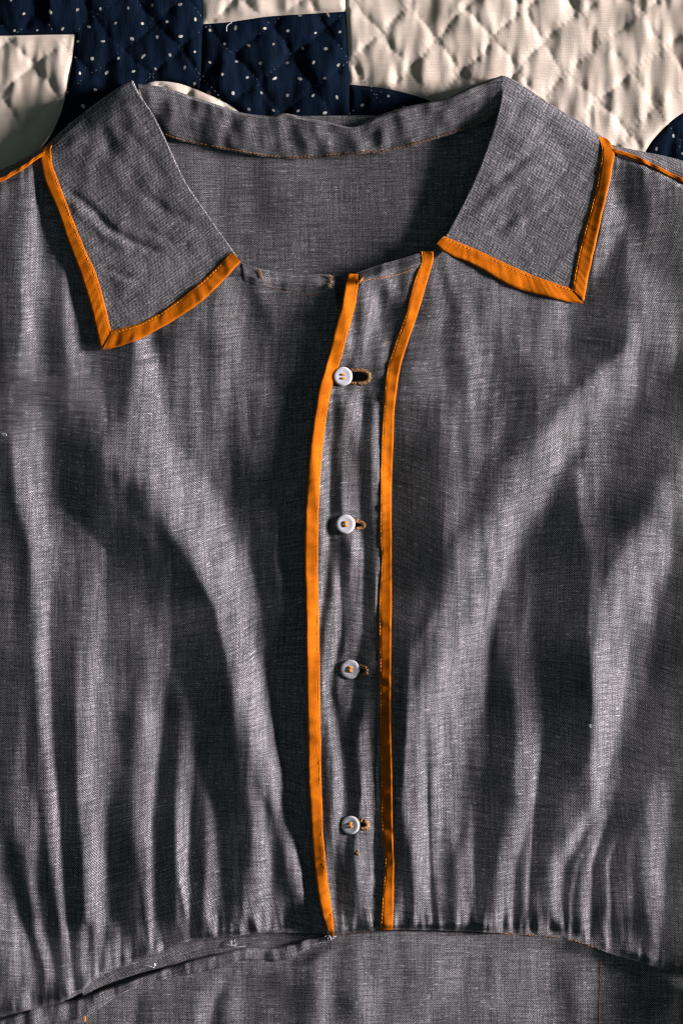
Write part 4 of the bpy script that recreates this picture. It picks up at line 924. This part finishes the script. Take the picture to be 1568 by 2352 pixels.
# ---- small repairs and loose threads at the waist
def tube(name, pts, r, mat, parent, zs):
    v = []; f = []; p = np.array(pts, float); n = len(p)
    tg = np.gradient(p, axis=0); tg /= np.hypot(tg[:, 0], tg[:, 1])[:, None] + 1e-9
    for k in range(n):
        for a in np.linspace(0, 2 * math.pi, 7)[:-1]:
            v.append((X(p[k, 0] - tg[k, 1] * math.cos(a) * r), Y(p[k, 1] + tg[k, 0] * math.cos(a) * r), zs[k] + math.sin(a) * r * S))
    for k in range(n - 1):
        for i in range(6):
            j = (i + 1) % 6; f.append((k * 6 + i, k * 6 + j, (k + 1) * 6 + j, (k + 1) * 6 + i))
    return mesh_obj(name, np.array(v), np.array(f), mat, parent, np.array(v)[:, :2] / S * 3)
hk = curve([(318, 2232), (322, 2222), (334, 2218), (346, 2220), (354, 2224)], n=16)
tube('thread_eye', hk, 1.8, M_HOOK, dress, 0.0168 + 0.0015 * np.sin(np.linspace(0, math.pi, 16)))
s_ = Stitches(); zc = lambda x, y: 0.0170 + 0 * x
s_.add((353, 2220), (356, 2212), 5, 0.0008, zc, 0.0004); s_.add((352, 2222), (358, 2216), 4, 0.0008, zc, 0.0004)
s_.build('white_tack', M_WHITE, dress)
s_ = Stitches()
for _ in range(16):
    a = random.uniform(0, 6.28); x, y = 533 + random.uniform(-6, 8), 2170 + random.uniform(-6, 6)
    s_.add((x, y), (x + 9 * math.cos(a), y + 6 * math.sin(a)), 1.6, 0.0005, lambda x, y: 0.0142 + 0 * x, 0.0006)
s_.add((540, 2177), (565, 2174), 2.0, 0.0005, lambda x, y: 0.0150 + 0 * x, 0.0006)
s_.build('white_tack', M_WHITE, dress)
s_ = Stitches()
s_.add((752, 2136), (756, 2146), 7.5, 0.0016, lambda x, y: 0.0175 + 0 * x, 0.0005)
for _ in range(12):
    a = random.uniform(0, 6.28); x, y = 755 + random.uniform(-5, 14), 2152 + random.uniform(-4, 4)
    s_.add((x, y), (x + 7 * math.cos(a), y + 7 * math.sin(a)), 2.0, 0.0006, lambda x, y: 0.0170 + 0 * x, 0.0008)
s_.build('white_tack', M_WHITE, dress)
s_ = Stitches(); s_.add((192, 2336), (196, 2348), 2.6, 0.0006, lambda x, y: 0.0170 + 0 * x, 0.0006); s_.add((195, 2334), (198, 2346), 2.2, 0.0006, lambda x, y: 0.0170 + 0 * x, 0.0006); s_.build('bar_tack', M_TH, dress)
s_ = Stitches(); s_.add((818, 1954), (821, 1962), 2.4, 0.0005, F2, 0.0004); s_.add((822, 1950), (823, 1964), 1.8, 0.0005, F2, 0.0004); s_.build('bar_tack', M_BH, dress)

# lint caught on the cloth
def lint(x, y, ln, lab, zf):
    t = np.linspace(0, 1, 10); a = random.uniform(0, 6.28)
    p = np.c_[x + ln * (t - .5) * math.cos(a) + 2.5 * np.sin(t * 7), y + ln * (t - .5) * math.sin(a) + 2.5 * np.cos(t * 6)]
    z = np.array([float(zf(q[0], q[1])) for q in p]) + 0.0009
    tag(tube('lint_fibre', p, 1.1, M_WHITE, None, z), lab, 'lint')
lint(1352, 1665, 6, 'tiny white lint speck on the bright fold right of the placket', F2)
lint(13, 998, 8, 'tiny white lint curl near the left side of the bodice', F)
lint(524, 52, 26, 'curled white lint fibre on the navy patch under the cream strip', lambda x, y: 0.0035 + QG(x, y))
